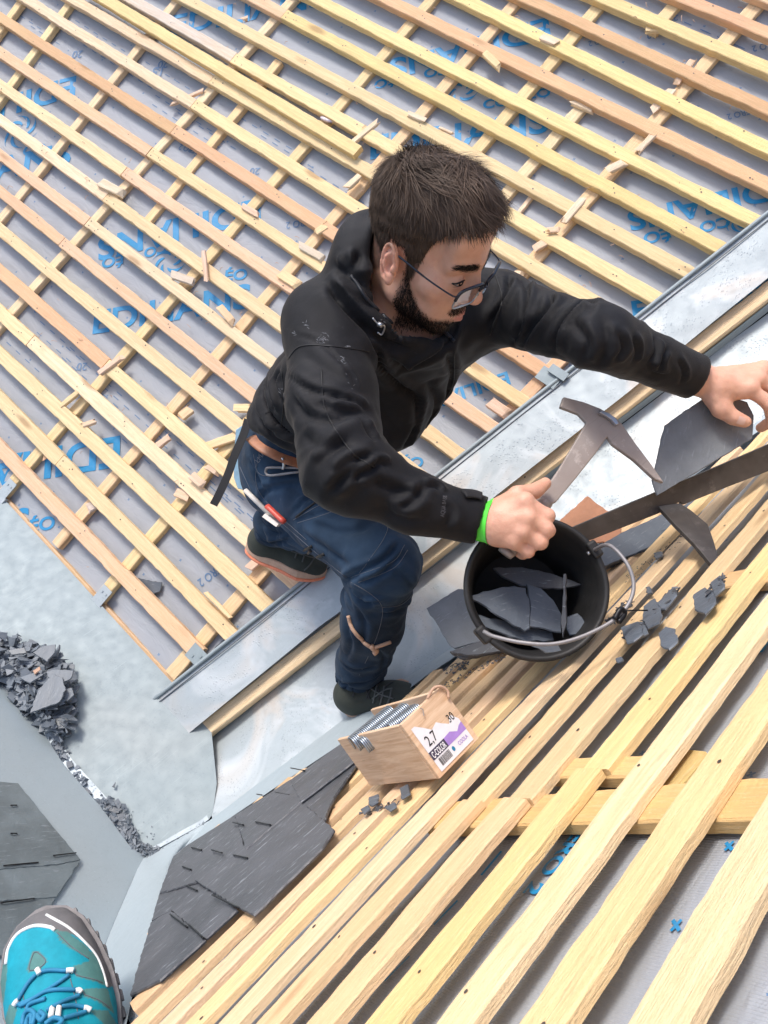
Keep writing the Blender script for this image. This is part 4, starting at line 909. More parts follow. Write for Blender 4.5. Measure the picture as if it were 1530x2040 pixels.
# ------------------------------------------------------------------ offcuts of wood lying on the far slope
def offcut(p0, p1, w, label, c=PAL, h=.052, th=.010, rag=.011, fn=onA, n=None):
    n = -nA if n is None else n
    o = plank('wood_offcut', fn(*p0, h), fn(*p1, h), n, w, th, vary(c), None, .0016, ragged=rag); return tag(o, label, 'offcut', 'wood offcuts')
PKS = (.80, .58, .42); CRM = (.84, .70, .50)
for a in (
 ((340, 206), (402, 178), .012, 'narrow pinkish splinter lying across a gap near the upper left', PKS, .03), ((200, 362), (240, 382), .030, 'pale block beside a batten joint at the left', CRM, .055, .014), ((404, 496), (410, 560), .016, 'pale split lath lying upright across two battens left of the man', PKS, .058, .008),
 ((342, 545), (384, 560), .026, 'grey-tan wedge on a batten near the pale split lath', GRY, .05), ((482, 408), (512, 426), .020, 'pink torn chip at a crossing left of the head', PKS, .05), ((560, 545), (592, 566), .030, 'broad yellow offcut next to the hood', YEL, .05),
 ((438, 612), (462, 640), .022, 'ribbed yellow wedge left of the jacket', TAN, .054), ((596, 486), (640, 512), .022, 'grey offcut on a batten above the hood', GRY, .05), ((630, 462), (650, 448), .026, 'small yellow block on a counter batten above the hood', YEL, .045),
 ((968, 106), (996, 132), .022, 'torn yellow chip right of the blue lettering at the top', YEL, .048), ((1142, 202), (1182, 218), .020, 'cream lath end under an orange batten', CRM, .030), ((1210, 338), (1246, 320), .026, 'pale block on a counter batten at the right', CRM, .045),
 ((1272, 298), (1300, 268), .018, 'split stick across a batten at the right', CRM, .052), ((1300, 218), (1336, 180), .024, 'cream shim under the batten at the upper right', CRM, .030), ((1350, 160), (1380, 118), .020, 'pinkish shim on a counter at the upper right', PKS, .030), ((1292, 54), (1322, 54), .026, 'yellow packing piece under the topmost battens', YEL, .030),
 ((1126, 436), (1160, 396), .020, 'cream packing block under a batten behind the shoulder', CRM, .048), ((1068, 492), (1092, 478), .026, 'pinkish packing block behind the shoulder', PKS, .040), ((1092, 458), (1112, 456), .018, 'small pinkish offcut near the packing blocks', PKS, .050),
 ((1032, 425), (1062, 386), .014, 'pale stick lying between two battens right of the head', CRM, .016), ((1020, 548), (1040, 548), .030, 'pale block above the far shoulder', CRM, .035), ((976, 800), (1010, 824), .030, 'pinkish offcut by the flashing under the raised arm', PKS, .035),
 ((198, 742), (240, 710), .020, 'pink shim beside a joint of the left battens', PKS, .050), ((122, 806), (152, 782), .018, 'split yellow wedge at the left', YEL, .045), ((160, 848), (188, 838), .016, 'curled pale shaving at the left', PKS, .046), ((86, 912), (98, 902), .022, 'short orange block beside a counter at the left', ORG, .026),
 ((310, 890), (334, 870), .024, 'pinkish packing block beside a counter, left of the trousers', PKS, .040), ((360, 828), (380, 812), .030, 'tan packing block on the same counter left of the hip', TAN, .035), ((380, 946), (404, 966), .026, 'pink block on a batten below the hip', PKS, .058), ((352, 980), (376, 990), .030, 'pale pink block beside a counter below the hip', PKS, .034),
 ((412, 926), (436, 940), .028, 'small pink block under the dangling strap', PKS, .040), ((410, 888), (470, 868), .026, 'yellow offcut running to the trousers', YEL, .034), ((470, 812), (494, 812), .026, 'yellow lath end next to the jacket hem', YEL, .034), ((408, 1180), (456, 1228), .012, 'thin yellow lath lying along a batten near the flashing', YEL, .06), ((172, 1014), (190, 1002), .030, 'grey packing piece on a counter at the left', GRY, .028),
 ((496, 1130), (522, 1108), .026, 'pink block under the rear shoe', PKS, .040), ((702, 282), (752, 240), .018, 'cream stick on a counter left of the hair', CRM, .046), ((690, 372), (712, 352), .022, 'pale packing block left of the hair', CRM, .046), ((812, 224), (846, 238), .018, 'cream chip over the blue lettering above the hair', CRM, .05), ((1080, 72), (1108, 84), .024, 'cream triangular chip on a batten at the top', CRM, .05),
 ((880, 254), (898, 262), .008, 'thin splinter under a batten above the hair', CRM, .03), ((480, 38), (494, 32), .016, 'pink stub next to the grey batten at the top left', PKS, .03)):
    offcut(*a)
def clutter(p0, p1, w, label, c, h): return offcut(p0, p1, w, label, c, h)
o = plank('loose_batten', onA(150, -38, .062), onA(712, 300, .064), -nA, .040, .022, vary(LEM), None, .0012); tag(o, 'loose pale yellow batten lying on the fixed ones at the upper left', 'batten')
o = plank('torn_batten_end', onB(1318, 1566, -.020), onB(1378, 1498, -.020), nB, .044, .020, (.58, .42, .16), None, .003, ragged=.008); tag(o, 'short torn batten end lying beside the counter batten of the near slope', 'offcut')
m_ = MB(); q = onA(650, 238, .03); r_ = []
V, F = box_geo(q, (nrm(dA+.1*sA), sA, -nA), (.03, .010, .006)); V = np.array(V)+RNG.normal(0, .003, (8, 3)); m_.add(V, F); o = m_.make('crumpled_wrapper', M_FOIL); tag(o, 'crumpled silver wrapper lying between two battens above the man', 'wrapper'); sb = o.modifiers.new('s', 'SUBSURF'); sb.levels = 2; sb.render_levels = 2
# wood shavings
m_ = MB()
for k in range(150):
    px, py = RNG.uniform(0, 1500), RNG.uniform(0, 1150)
    if py > 1402-.79*(px-297)-40 or py > 985+1.09*px-40: continue
    q = onA(px, py, RNG.uniform(.003, .05)); d = nrm(dA*RNG.normal()+sA*RNG.normal()); e = np.cross(d, nA); L = RNG.uniform(.006, .022)
    pts = smooth_path([q, q+d*L*.5+e*RNG.normal(0, .003)-nA*.003, q+d*L+e*RNG.normal(0, .004)], 6); m_.add(*tube_geo(pts, .0009, 4))
o = m_.make('wood_shavings', M_SHAV if 'M_SHAV' in globals() else M_TAPE); tag(o, 'stray wood shavings strewn over the far slope', 'shavings', kind='stuff')

# ------------------------------------------------------------------ box of slate hooks
f = {k: onB(*p, h) for k, (p, h) in dict(a=((738, 1566), .012), b=((872, 1552), .012), c=((950, 1472), .012)).items()}
# box axes: nB up, sB-ish along the front
boxo = thing('hook_box', onB(850, 1520), 'open wooden box with a torn white label, holding bundles of slate hooks', 'box')
ctop = lambda p, hh: p+nB*hh
bl0, bf0, br0 = f['a'], f['b'], f['c']
def up_to(p, px, py):
    """height along nB above p that best meets the image point."""
    best = min(np.linspace(.02, .25, 231), key=lambda h: np.hypot(*(proj(p+nB*h)-np.array([px, py])))); return best
def proj(v): return np.array([765+FPX*v[0]/v[2], 1020+FPX*v[1]/v[2]])
BHt = np.mean([up_to(bl0, 675, 1468), up_to(bf0, 800, 1440), up_to(br0, 876, 1370)])
u1 = bl0-bf0; u2 = br0-bf0; W1 = np.linalg.norm(u1); W2 = np.linalg.norm(u2); u1 = u1/W1; u2 = u2/W2
def panel(p0, d, L, h, inn, th, name, mat=M_BOX, over=0):
    c = p0+d*L/2+nB*h/2+inn*th/2; n2 = np.cross(d, nB); n2 = n2 if n2@inn > 0 else -n2
    pts = [p0-d*over, p0+d*(L+over), p0+d*(L+over)+nB*h, p0-d*over+nB*h]
    V = np.array(pts+[q+inn*th for q in pts]); F = [[0, 1, 2, 3], [7, 6, 5, 4], [0, 4, 5, 1], [1, 5, 6, 2], [2, 6, 7, 3], [3, 7, 4, 0]]
    o = fix_normals(mesh(name, V, F, mat, boxo, axes=(d, n2, nB))); b = o.modifiers.new('bevel', 'BEVEL'); b.width = .0012; b.segments = 2
    return o
panel(bf0-u1*.006, u2, W2, BHt, u1, .0075, 'front_panel')                 # labelled end
panel(bf0+u1*.0025, u1, W1-.002, BHt*.985, u2, .006, 'side_panel')
panel(br0+u1*.0025-u2*.004, u1, W1-.002, BHt*.985, -u2, .006, 'side_panel')
panel(bl0+u2*.007, u2, W2-.016, BHt*.60, -u1, .006, 'rear_panel')
V = [bf0+u1*.004+u2*.004, bl0+u2*.004, bl0+u2*(W2-.004), br0+u1*.004-u2*.004]; V = np.array(V); V = np.vstack([V+nB*.003, V+nB*.010]); fix_normals(mesh('floor_panel', V, [[0, 1, 2, 3], [7, 6, 5, 4], [0, 4, 5, 1], [1, 5, 6, 2], [2, 6, 7, 3], [3, 7, 4, 0]], M_BOX, boxo))
fo = bf0-u1*.0062; lab_o = None
def lp(a, b, k=0.): return fo+u2*W2*a+nB*BHt*b-u1*(.0006+k)
M_LAB = M_PAPER
tear = [(.09, .06), (.90, .06), (.90, .46), (.80, .60), (.70, .50), (.60, .58), (.52, .66), (.38, .62), (.27, .74), (.16, .84), (.085, .84)]
V = [lp(a, b, .0002) for a, b in tear]; labo = mesh('torn_label', V, [list(range(len(V)))], M_PAPER, boxo)
def lpoly(pl, k, mat, name): mesh(name, [lp(a, b, k) for a, b in pl], [list(range(len(pl)))], mat, labo)
lpoly([(.09, .26), (.46, .26), (.46, .40), (.09, .40)], .0005, M_DKPRINT, 'dark_bar'); lpoly([(.46, .26), (.90, .26), (.90, .40), (.82, .38), (.74, .33), (.62, .41), (.46, .40)], .0005, M_PURPLE, 'purple_bar')
def ltext(s, a, b, w, hgt, mat, k=.0008, bold=.02):
    V, F = text_unit(s, bold); H = V[:, 1].max(); V2 = [lp(a+x*w, b+y/H*hgt, k) for x, y in V]; mesh('lettering', V2, F, mat, labo)
ltext('C-COLOR', .12, .28, .31, .10, M_WHITE); ltext('2,7', .17, .46, .22, .16, M_INKK, .0008, .0); ltext('30', .72, .50, .13, .13, M_INKK, .0008, .0); ltext('COOLA', .62, .15, .22, .06, M_PURPLE, .0008, .01)
m_ = MB(); x = .17
while x < .42:
    w = RNG.choice([.004, .008, .012]); m_.add([lp(x, .11, .0006), lp(x+w, .11, .0006), lp(x+w, .235, .0006), lp(x, .235, .0006)], [[0, 1, 2, 3]]); x += w+RNG.choice([.005, .008])
m_.make('barcode', M_INKK, labo)
m_ = MB(); m_.add([lp(.50+.03*math.cos(t), .18+.04*math.sin(t), .0006) for t in np.linspace(0, 6.28, 13)[:-1]], [list(range(12))]); m_.make('round_mark', M_TLACE, labo)
m_ = MB(); m_.add(*tube_geo([lp(.40, .86, .002), lp(.44, .95, .004), lp(.42, .99, .003)], .0009, 5)); m_.make('staple', M_STEEL, labo)
m_ = MB(); wsp = [br0+nB*BHt-u1*.004-u2*(W2*.34), br0+nB*(BHt+.006)-u1*.008-u2*(W2*.18), br0+nB*(BHt+.002)-u1*.01-u2*(W2*.05), br0+nB*(BHt*.9)-u1*.010+u2*.001, br0+nB*(BHt*.8)-u1*.010-u2*.004]
m_.add(*tube_geo(smooth_path(wsp, 20), .0022, 7)); m_.make('rusty_wire', M_TAPE, boxo, smooth=True)
# bundles of slate hooks: combs of parallel wires with a crook
def bundle(c, along, across, n_, pitch, L, label, crook=True, up=.010):
    base = c; b = thing('hook_bundle', base, label, 'hooks', 'bundles of slate hooks in the box'); m_ = MB()
    for i in range(n_):
        o = base+along*(i-(n_-1)/2)*pitch
        pts = [o-across*L/2-nB*.012, o-across*L/2+nB*.002, o-across*L*.3+nB*up, o+across*L*.3+nB*up, o+across*L/2+nB*.002]+([o+across*L*.55-nB*.012] if crook else [])
        m_.add(*tube_geo(smooth_path(pts, 12), .00155, 5))
    m_.make('hooks', M_GALV, b, smooth=True)
top = bf0+nB*BHt
ctr = (bl0+br0)/2+nB*BHt*.78
bundle(ctr-u2*.012+u1*.034+nB*.010, nrm(u2*.9-u1*.25), nrm(u1+.25*u2), 26, .0030, .030, 'bundle of galvanised hooks sticking up highest at the back of the box')
bundle(ctr-u2*.006+u1*.010+nB*.004, nrm(u2*.9-u1*.25), nrm(u1+.25*u2), 30, .0030, .026, 'long bundle of galvanised hooks in the middle of the box', False)
bundle(ctr+u2*.016-u1*.016-nB*.002, nrm(u2*.8-u1*.5), nrm(u1+.5*u2), 18, .0030, .028, 'short bundle of galvanised hooks next to the labelled end', False)
bundle(ctr-u2*.020+u1*.020+nB*.002, nrm(u2*.9-u1*.25), nrm(u1+.25*u2), 14, .0032, .022, 'low bundle of galvanised hooks at the left rim of the box')
# ------------------------------------------------------------------ the roofer
man = thing('person', P(735, 1400, 1.93), 'roofer in a black jacket and dark jeans bending over the slates, hammer in hand', 'person')
HR = np.array([[0.5789, 0.7763, 0.2499], [-0.5726, 0.6053, -0.5532], [0.5802, -0.1775, -0.7944]])     # columns: his left, forward, up
HO = np.array([.064, -.415, 1.206])
def hw(p): return np.asarray(p) @ HR.T + HO                # head-local -> camera
def hl_(v): return (np.asarray(v)-HO) @ HR
def head_sdf(q):
    """q: head-local (left, forward, up)."""
    x = np.abs(q[:, 0]); m = np.stack([x, q[:, 1], q[:, 2]], 1)
    d = ell(m, (0, -.018, .046), (.0685, .087, .088))
    d = smin(d, ell(m, (0, .028, -.012), (.062, .070, .080)), .03)
    d = smin(d, cap(m, np.array([.050, .004, -.058]), np.array([.010, .062, -.094]), .022, .019), .028)
    d = smin(d, ell(m, (0, .068, -.097), (.021, .019, .018)), .018)
    d = smin(d, ell(m, (.046, .056, -.012), (.024, .022, .020)), .02)                 # cheekbone
    d = smin(d, ell(m, (.030, .060, -.055), (.026, .026, .030)), .02)
    d = smin(d, cap(m, np.array([.006, .088, .034]), np.array([.044, .072, .032]), .0105, .0095), .014)     # brow
    d = smin(d, ell(m, (0, .066, .070), (.055, .028, .045)), .02)
    d = smax(d, -ell(m, (.033, .101, .008), (.019, .017, .0125)), .012)                # socket
    d = smin(d, ell(m, (.0325, .0775, .008), (.0150, .0140, .0125)), .004)             # lid
    d = smin(d, cap(m, np.array([0, .086, .028]), np.array([0, .107, -.020]), .0085, .0112), .010)    # nose
    d = smin(d, ell(m, (0, .1085, -.0245), (.0122, .0112, .0100)), .008)
    d = smin(d, ell(m, (.0125, .0955, -.0285), (.0085, .0105, .0080)), .006)
    d = smax(d, -ell(m, (.0062, .102, -.0375), (.0036, .0055, .004)), .003)
    d = smin(d, ell(m, (0, .082, -.066), (.027, .018, .022)), .012)                    # mouth mound
    d = smin(d, cap(m, np.array([0, .0985, -.0610]), np.array([.019, .0895, -.0665]), .0056, .003), .005)
    d = smin(d, cap(m, np.array([0, .0975, -.0725]), np.array([.017, .0895, -.0690]), .0066, .003), .005)
    d = smax(d, -cap(m, np.array([0, .1055, -.0668]), np.array([.021, .0925, -.0675]), .0024, .0016), .003)
    # ears
    n_ = np.array([.93, -.36, 0]); n_ /= np.linalg.norm(n_); u_ = np.array([.04, -.24, .97]); u_ -= n_*(u_@n_); u_ /= np.linalg.norm(u_); f_ = np.cross(u_, n_); f_ = f_ if f_[1] > 0 else -f_
    er = np.stack([n_, f_, u_], 1); ec = np.array([.0795, -.010, .001]); E = lambda a, b, o=0.: ec+f_*a+u_*b+n_*o
    e = ell(m, ec-n_*.001, (.0052, .0165, .0300), er)
    def ch(pts, r):
        o = None
        for a, b in zip(pts[:-1], pts[1:]): c = cap(m, a, b, r, r); o = c if o is None else np.minimum(o, c)
        return o
    hx = [E(.012, .004, .001)]+[E(.0165*math.cos(t)+.001, .0310*math.sin(t), .0055) for t in np.linspace(.75, 4.1, 12)]
    e = smin(e, ch(hx, .0034), .003)
    e = smin(e, ch([E(.002, .018, .004), E(-.006, .010, .0055), E(-.007, -.004, .006), E(-.002, -.015, .0055), E(.005, -.017, .004)], .0032), .0035)
    e = smax(e, -ell(m, E(.004, -.003, .006), (.007, .0075, .0105), er), .003)
    e = smin(e, ell(m, E(.0125, -.004, .005), (.0040, .0045, .0070), er), .004)
    e = smin(e, ell(m, E(.003, -.026, .003), (.0055, .0085, .0080), er), .005)
    return smin(d, e, .006)
NB0, NB1 = hw((0, -.030, -.045)), np.array([.035, -.345, 1.345])
# joints (camera space)
SR, ER, WR = P(655, 650, 1.27), P(684, 932, 1.145), P(962, 1040, 1.165)
SL_, EL, WL = P(985, 615, 1.40), P(1195, 672, 1.20), P(1398, 758, 1.325)
LAT = nrm(SL_-SR); PEL = P(560, 905, 1.80)
# ---- hands
def chain(q, pts, rs, k=.006):
    d = None
    for a, b, ra, rb in zip(pts[:-1], pts[1:], rs[:-1], rs[1:]):
        c = cap(q, np.asarray(a), np.asarray(b), ra, rb); d = c if d is None else smin(d, c, .003)
    return d
RH = dict(
 index=[P(1046, 1000, 1.128), P(1090, 1028, 1.128), P(1078, 1040, 1.168), P(1050, 1034, 1.178)], middle=[P(1050, 1030, 1.122), P(1090, 1056, 1.122), P(1074, 1066, 1.164), P(1046, 1056, 1.176)],
 ring=[P(1042, 1058, 1.124), P(1076, 1080, 1.124), P(1060, 1088, 1.162), P(1036, 1078, 1.174)], pinky=[P(1024, 1078, 1.132), P(1052, 1098, 1.134), P(1040, 1104, 1.162), P(1020, 1094, 1.172)])
RTH = [P(1000, 1012, 1.150), P(1030, 986, 1.152), P(1066, 978, 1.168), P(1086, 963, 1.182)]
def rhand(q):
    d = cap(q, WR+0.0, P(1000, 1040, 1.148), .0265, .029)
    pl = [(P(996, 1022, 1.146), RH['index'][0], .019, .0145), (P(996, 1036, 1.142), RH['middle'][0], .021, .0150), (P(994, 1052, 1.142), RH['ring'][0], .021, .0142), (P(990, 1064, 1.148), RH['pinky'][0], .019, .0128)]
    for a, b, ra, rb in pl: d = smin(d, cap(q, a, b, ra, rb), .010)
    for n_, r in (('index', .0104), ('middle', .0107), ('ring', .0101), ('pinky', .0090)):
        c = chain(q, RH[n_], [r*1.12, r*1.04, r*.92, r*.78]); kn = np.linalg.norm(q-RH[n_][1], axis=1)-r*1.10; c = smin(c, kn, .004); d = smin(d, c, .0026)
    for n_ in RH: d = smin(d, np.linalg.norm(q-(RH[n_][0]+np.array([0, 0, -.004])), axis=1)-.0095, .010)
    d = smin(d, chain(q, RTH, [.0175, .0135, .0118, .0095]), .009)
    return d
LH = dict(index=[P(1494, 776, 1.305), P(1534, 806, 1.30), P(1538, 838, 1.335), P(1516, 852, 1.36)], middle=[P(1510, 758, 1.318), P(1560, 782, 1.315), P(1566, 822, 1.345), P(1540, 842, 1.37)],
 ring=[P(1520, 744, 1.335), P(1572, 760, 1.335), P(1584, 800, 1.36), P(1560, 824, 1.38)], pinky=[P(1520, 736, 1.352), P(1566, 744, 1.355), P(1580, 776, 1.375), P(1562, 800, 1.39)])
LTH = [P(1424, 790, 1.318), P(1438, 814, 1.310), P(1462, 832, 1.306), P(1484, 840, 1.306)]
def lhand(q):
    d = cap(q, WL, P(1430, 770, 1.32), .0265, .029)
    for n_, a in zip(('index', 'middle', 'ring', 'pinky'), (P(1432, 780, 1.318), P(1432, 768, 1.322), P(1434, 760, 1.33), P(1434, 756, 1.338))): d = smin(d, cap(q, a, LH[n_][0], .021, .0150), .012)
    for n_, r in (('index', .0109), ('middle', .0111), ('ring', .0105), ('pinky', .0093)):
        c = chain(q, LH[n_], [r*1.1, r*1.05, r*.92, r*.8]); c = smin(c, np.linalg.norm(q-LH[n_][1], axis=1)-r*1.10, .004); d = smin(d, c, .0026)
    for n_ in LH: d = smin(d, np.linalg.norm(q-(LH[n_][0]+np.array([0, -.003, -.003])), axis=1)-.0105, .010)
    d = smin(d, cap(q, P(1430, 784, 1.316), LTH[1], .020, .0155), .010)
    d = smin(d, chain(q, LTH, [.0185, .0158, .0130, .0108]), .008)
    return d
HIPR, KNR, ANR = P(590, 952, 1.80), P(765, 1128, 1.56), P(714, 1345, 1.86)
HIPL, KNL, ANL = P(560, 935, 1.93), P(668, 1046, 1.84), P(536, 1052, 2.00)
CH = np.array([.045, -.33, 1.375]); WA = P(670, 820, 1.60)
def body_sdf(p):
    d = head_sdf(hl_(p))
    d = smin(d, cap(p, NB0, NB1, .056, .062), .022)
    d = smin(d, cap(p, NB1, CH, .06, .09), .03)
    d = smin(d, loft(p, [(P(600, 905, 1.80), LAT, .085, .07), (WA, LAT, .10, .08), (CH, LAT, .145, .085)]), .03)
    for a, b, ra, rb in ((SR, ER, .045, .038), (ER, WR, .037, .0265), (SL_, EL, .042, .036), (EL, WL, .036, .0265), (HIPR, KNR, .068, .046), (KNR, ANR, .046, .034), (HIPL, KNL, .064, .046), (KNL, ANL, .045, .034)): d = smin(d, cap(p, a, b, ra, rb), .02)
    d = smin(d, cap(p, CH, SR, .07, .045), .03); d = smin(d, cap(p, CH, SL_, .07, .045), .03)
    return smin(smin(d, rhand(p), .008), lhand(p), .008)
def region(fn, pts, h, pad, it=1):
    pts = np.array(pts); V, F = sdf_mesh(fn, pts.min(0)-pad, pts.max(0)+pad, h); F = orient(V, F); return relax(V, F, it, .4), F
joints = [SR, ER, WR, SL_, EL, WL, PEL, HIPR, KNR, ANR, HIPL, KNL, ANL, hw((0, 0, .15)), hw((0, .12, 0)), hw((0, -.12, 0)), P(1600, 850, 1.40), P(1100, 1110, 1.2)]
BVt, BFt = region(body_sdf, joints, .0027, .09, 1)
# skin tone by anatomy
q = hl_(BVt); N = len(BVt); tone = np.tile(np.array([.66, .385, .275]), (N, 1))
def blend(mask, col): global tone; tone = tone*(1-mask[:, None])+np.array(col)*mask[:, None]
near = np.clip((.17-np.linalg.norm(q-np.array([0, 0, 0]), axis=1))/.02, 0, 1)
def blob(c, r, soft=.5, mir=True):
    x = q.copy()
    if mir: x[:, 0] = np.abs(x[:, 0])
    d = np.linalg.norm((x-np.array(c))/np.array(r), axis=1); return np.clip((1-d)/soft, 0, 1)*near
nz = noise(q, 60, 5)*.5+.5
blend(blob((0, .113, -.03), (.02, .02, .02))*.55, (.74, .35, .25)); blend(blob((.08, -.012, 0), (.02, .03, .045))*.6, (.76, .36, .26)); blend(blob((.045, .06, -.02), (.03, .03, .025))*.4, (.74, .37, .27))
blend(blob((0, .10, -.066), (.022, .012, .012), .35), (.62, .27, .23))
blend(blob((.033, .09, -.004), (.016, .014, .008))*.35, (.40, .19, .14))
bz = np.interp(q[:, 1], [-.01, .015, .03, .05, .075, .11], [.01, .0, -.030, -.050, -.062, -.072])     # upper edge of the beard along the cheek
bm = np.clip((bz-q[:, 2]+.006*nz)/.016, 0, 1)*np.clip((q[:, 1]-.006)/.010, 0, 1)*near*np.clip((q[:, 2]+.135)/.02, 0, 1)
must = blob((.014, .095, -.0500), (.026, .017, .0095), .5)
lipm = blob((0, .10, -.0665), (.021, .014, .0105), .3)
bmask = np.clip(np.maximum(bm, must)*(1-lipm), 0, 1)
blend(bmask*.78, (.065, .038, .030))
sc_m = np.clip((np.interp(q[:, 1], [-.12, -.06, -.036, -.028, .0, .006, .012, .026, .034, .05, .07, .1], [-.07, -.07, -.045, .020, .027, .012, -.028, -.018, .05, .076, .094, .1])*-1+q[:, 2])/.012, 0, 1)*near
blend(sc_m*.85, (.045, .03, .024))
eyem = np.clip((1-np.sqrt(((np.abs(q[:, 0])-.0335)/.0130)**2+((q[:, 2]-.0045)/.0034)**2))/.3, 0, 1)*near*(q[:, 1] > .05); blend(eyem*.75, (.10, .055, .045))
lidc = np.clip(1-np.abs(q[:, 2]-.0155+(.0325-np.abs(q[:, 0]))**2*9)/.0018, 0, 1)*blob((.0325, .09, .013), (.018, .016, .010), .3); blend(lidc*.35, (.45, .22, .16))
lash = 0*np.clip(1-np.abs(q[:, 2]-.0035+(.0325-np.abs(q[:, 0]))**2*6)/.0016, 0, 1)*blob((.0325, .09, .003), (.0150, .012, .006), .3); blend(lash*.95, (.02, .013, .011))
# reddened knuckles
kn = np.zeros(N)
for dct in (RH, LH):
    for v in dct.values():
        for k in (0, 1): kn = np.maximum(kn, np.clip(1-np.linalg.norm(BVt-v[k], axis=1)/.020, 0, 1))
blend(kn*.40, (.74, .38, .29)); hm = np.clip((np.minimum(np.linalg.norm(BVt-P(1040, 1045, 1.14), axis=1), np.linalg.norm(BVt-P(1480, 790, 1.32), axis=1)) < .14).astype(float), 0, 1); blend(hm*.30, (.82, .45, .32))
NVb = vnormals(BVt, BFt); rk = np.minimum(np.linalg.norm(BVt-P(1040, 1045, 1.14), axis=1), np.linalg.norm(BVt-P(1480, 790, 1.32), axis=1)) < .12
BVt = BVt+NVb*(np.where(rk, 1, 0)*(noise(BVt, 130, 8)*.0005+noise(BVt, 60, 9)*.0006))[:, None]
M_SEAMK = flat('black_lashes', (.008, .006, .005), .7)
body = mesh('body', BVt, BFt, M_SKIN, man, smooth=True, attr={'tone': tone})
TB_ = bvh(BVt, BFt)
def nail(p, d, up, L=.0105, w=.0058):
    d = nrm(d); up = nrm(up-d*(up@d)); s = np.cross(d, up); V = []; F = []
    for i in range(6):
        for j in range(5):
            a = i/5; b = j/4*2-1; ww = w*(1-.25*max(0, a-.7)/.3); V.append(p+d*(a-.5)*L+s*b*ww+up*(.0013-(b*b)*.0019-((a-.5)**2)*.0012))
    for i in range(5):
        for j in range(4): F.append([i*5+j, i*5+j+1, (i+1)*5+j+1, (i+1)*5+j])
    return V, F
M_NAILF = flat('finger_nail', (.66, .42, .34), .32, 0, 0, 0, .05)
for pts in (LTH,):
    d = pts[3]-pts[2]; p = shoot(TB_, 1477, 838, .0004); up = -nrm(p); V, F = nail(p, d, up, .0125, .0068); mesh('thumb_nail', V, F, M_NAILF, man, smooth=True)

# ---- hair
def hair_region(q):
    zl = np.interp(q[:, 1], [-.13, -.06, -.036, -.028, .0, .006, .012, .026, .034, .050, .07, .1], [-.075, -.075, -.045, .020, .027, .012, -.028, -.018, .050, .076, .094, .100]); return q[:, 2]-zl
hs_ = hl_(BVt); hsel = (np.linalg.norm(hs_, axis=1) < .19)
def hair_thick(q): return np.interp(q[:, 2], [-.08, 0, .05, .09, .13], [.002, .0025, .006, .011, .013])*np.interp(q[:, 1], [-.12, -.05, .03, .07, .10], [.85, 1, 1.0, .75, .45])
def cap_sdf(p):
    q = hl_(p); m = np.stack([np.abs(q[:, 0]), q[:, 1], q[:, 2]], 1)
    d = ell(m, (0, -.018, .046), (.0685, .087, .088)); d = smin(d, ell(m, (0, .066, .070), (.055, .028, .045)), .02); d = smin(d, ell(m, (0, .028, -.012), (.062, .070, .080)), .03); d = smin(d, ell(m, (0, .034, .088), (.048, .044, .044)), .025); d = d-hair_thick(q)*.80-.0025*noise(q*[1, .6, 1], 70, 3)-.003*noise(q, 30, 4)
    return smax(d, -(hair_region(q)-.004+.004*noise(q, 90, 6)), .006)
HV, HF = region(cap_sdf, [hw((x, y, z)) for x in (-.1, .1) for y in (-.13, .12) for z in (-.09, .18)], .0032, .02, 1)
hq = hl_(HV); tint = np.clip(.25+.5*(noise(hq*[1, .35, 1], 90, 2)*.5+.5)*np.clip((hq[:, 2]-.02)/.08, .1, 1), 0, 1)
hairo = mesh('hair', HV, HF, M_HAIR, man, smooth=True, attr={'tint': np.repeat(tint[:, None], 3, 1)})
HN = vnormals(HV, HF)
def strands(Vs, Ns, tan, L, lift, wid, curl, tints, seg=5):
    """tapering ribbons with a fold; all arguments per strand."""
    m = len(Vs); pts = [Vs]; d = tan.copy(); p = Vs.copy()
    for i in range(seg):
        t = (i+1)/seg; dd = d+Ns*(lift*(1-t*1.35))[:, None]+curl*t; dd /= np.linalg.norm(dd, axis=1)[:, None]; p = p+dd*(L/seg)[:, None]; pts.append(p)
    pts = np.array(pts); side = np.cross(tan, Ns); side /= np.linalg.norm(side, axis=1)[:, None]+1e-9
    V = []; F = []; T = []
    for i in range(seg+1):
        w = wid*(1-(i/seg)**1.6*.92); V += [pts[i]-side*w[:, None], pts[i]+side*w[:, None]]; T += [tints, tints]
    V = np.concatenate(V); T = np.concatenate(T); idx = np.arange(m)
    F = np.concatenate([np.stack([(2*i)*m+idx, (2*i+1)*m+idx, (2*i+3)*m+idx, (2*i+2)*m+idx], 1) for i in range(seg)])
    return V, F, T
def hair_flow(q):
    top = np.clip((q[:, 2]-.075)/.05, 0, 1)
    cro = np.array([.012, -.085, .115]); v = q-cro; v[:, 2] = 0
    fw = np.stack([.18*np.ones(len(q))+q[:, 0]*.5, np.ones(len(q)), -.15-.75*np.clip((q[:, 1]-.02)/.06, 0, 1)], 1)
    rad = v/(np.linalg.norm(v, axis=1)[:, None]+1e-6)
    sw = np.stack([-v[:, 1], v[:, 0], 0*v[:, 0]], 1); sw /= np.linalg.norm(sw, axis=1)[:, None]+1e-6
    c = np.exp(-(np.linalg.norm(v, axis=1)/.035)**2)
    t = fw*(1-c)[:, None]+(rad*.8+sw*.6)*c[:, None]
    dn = np.stack([0*q[:, 0], .22+0*q[:, 0], -1+0*q[:, 0]], 1); back = np.clip((-q[:, 1]-.05)/.04, 0, 1); dn[:, 1] -= back*.3
    return t*top[:, None]+dn*(1-top)[:, None], top
def vnoise(p, f, s0): return np.stack([noise(p, f, s0), noise(p, f, s0+1), noise(p, f, s0+2)], 1)
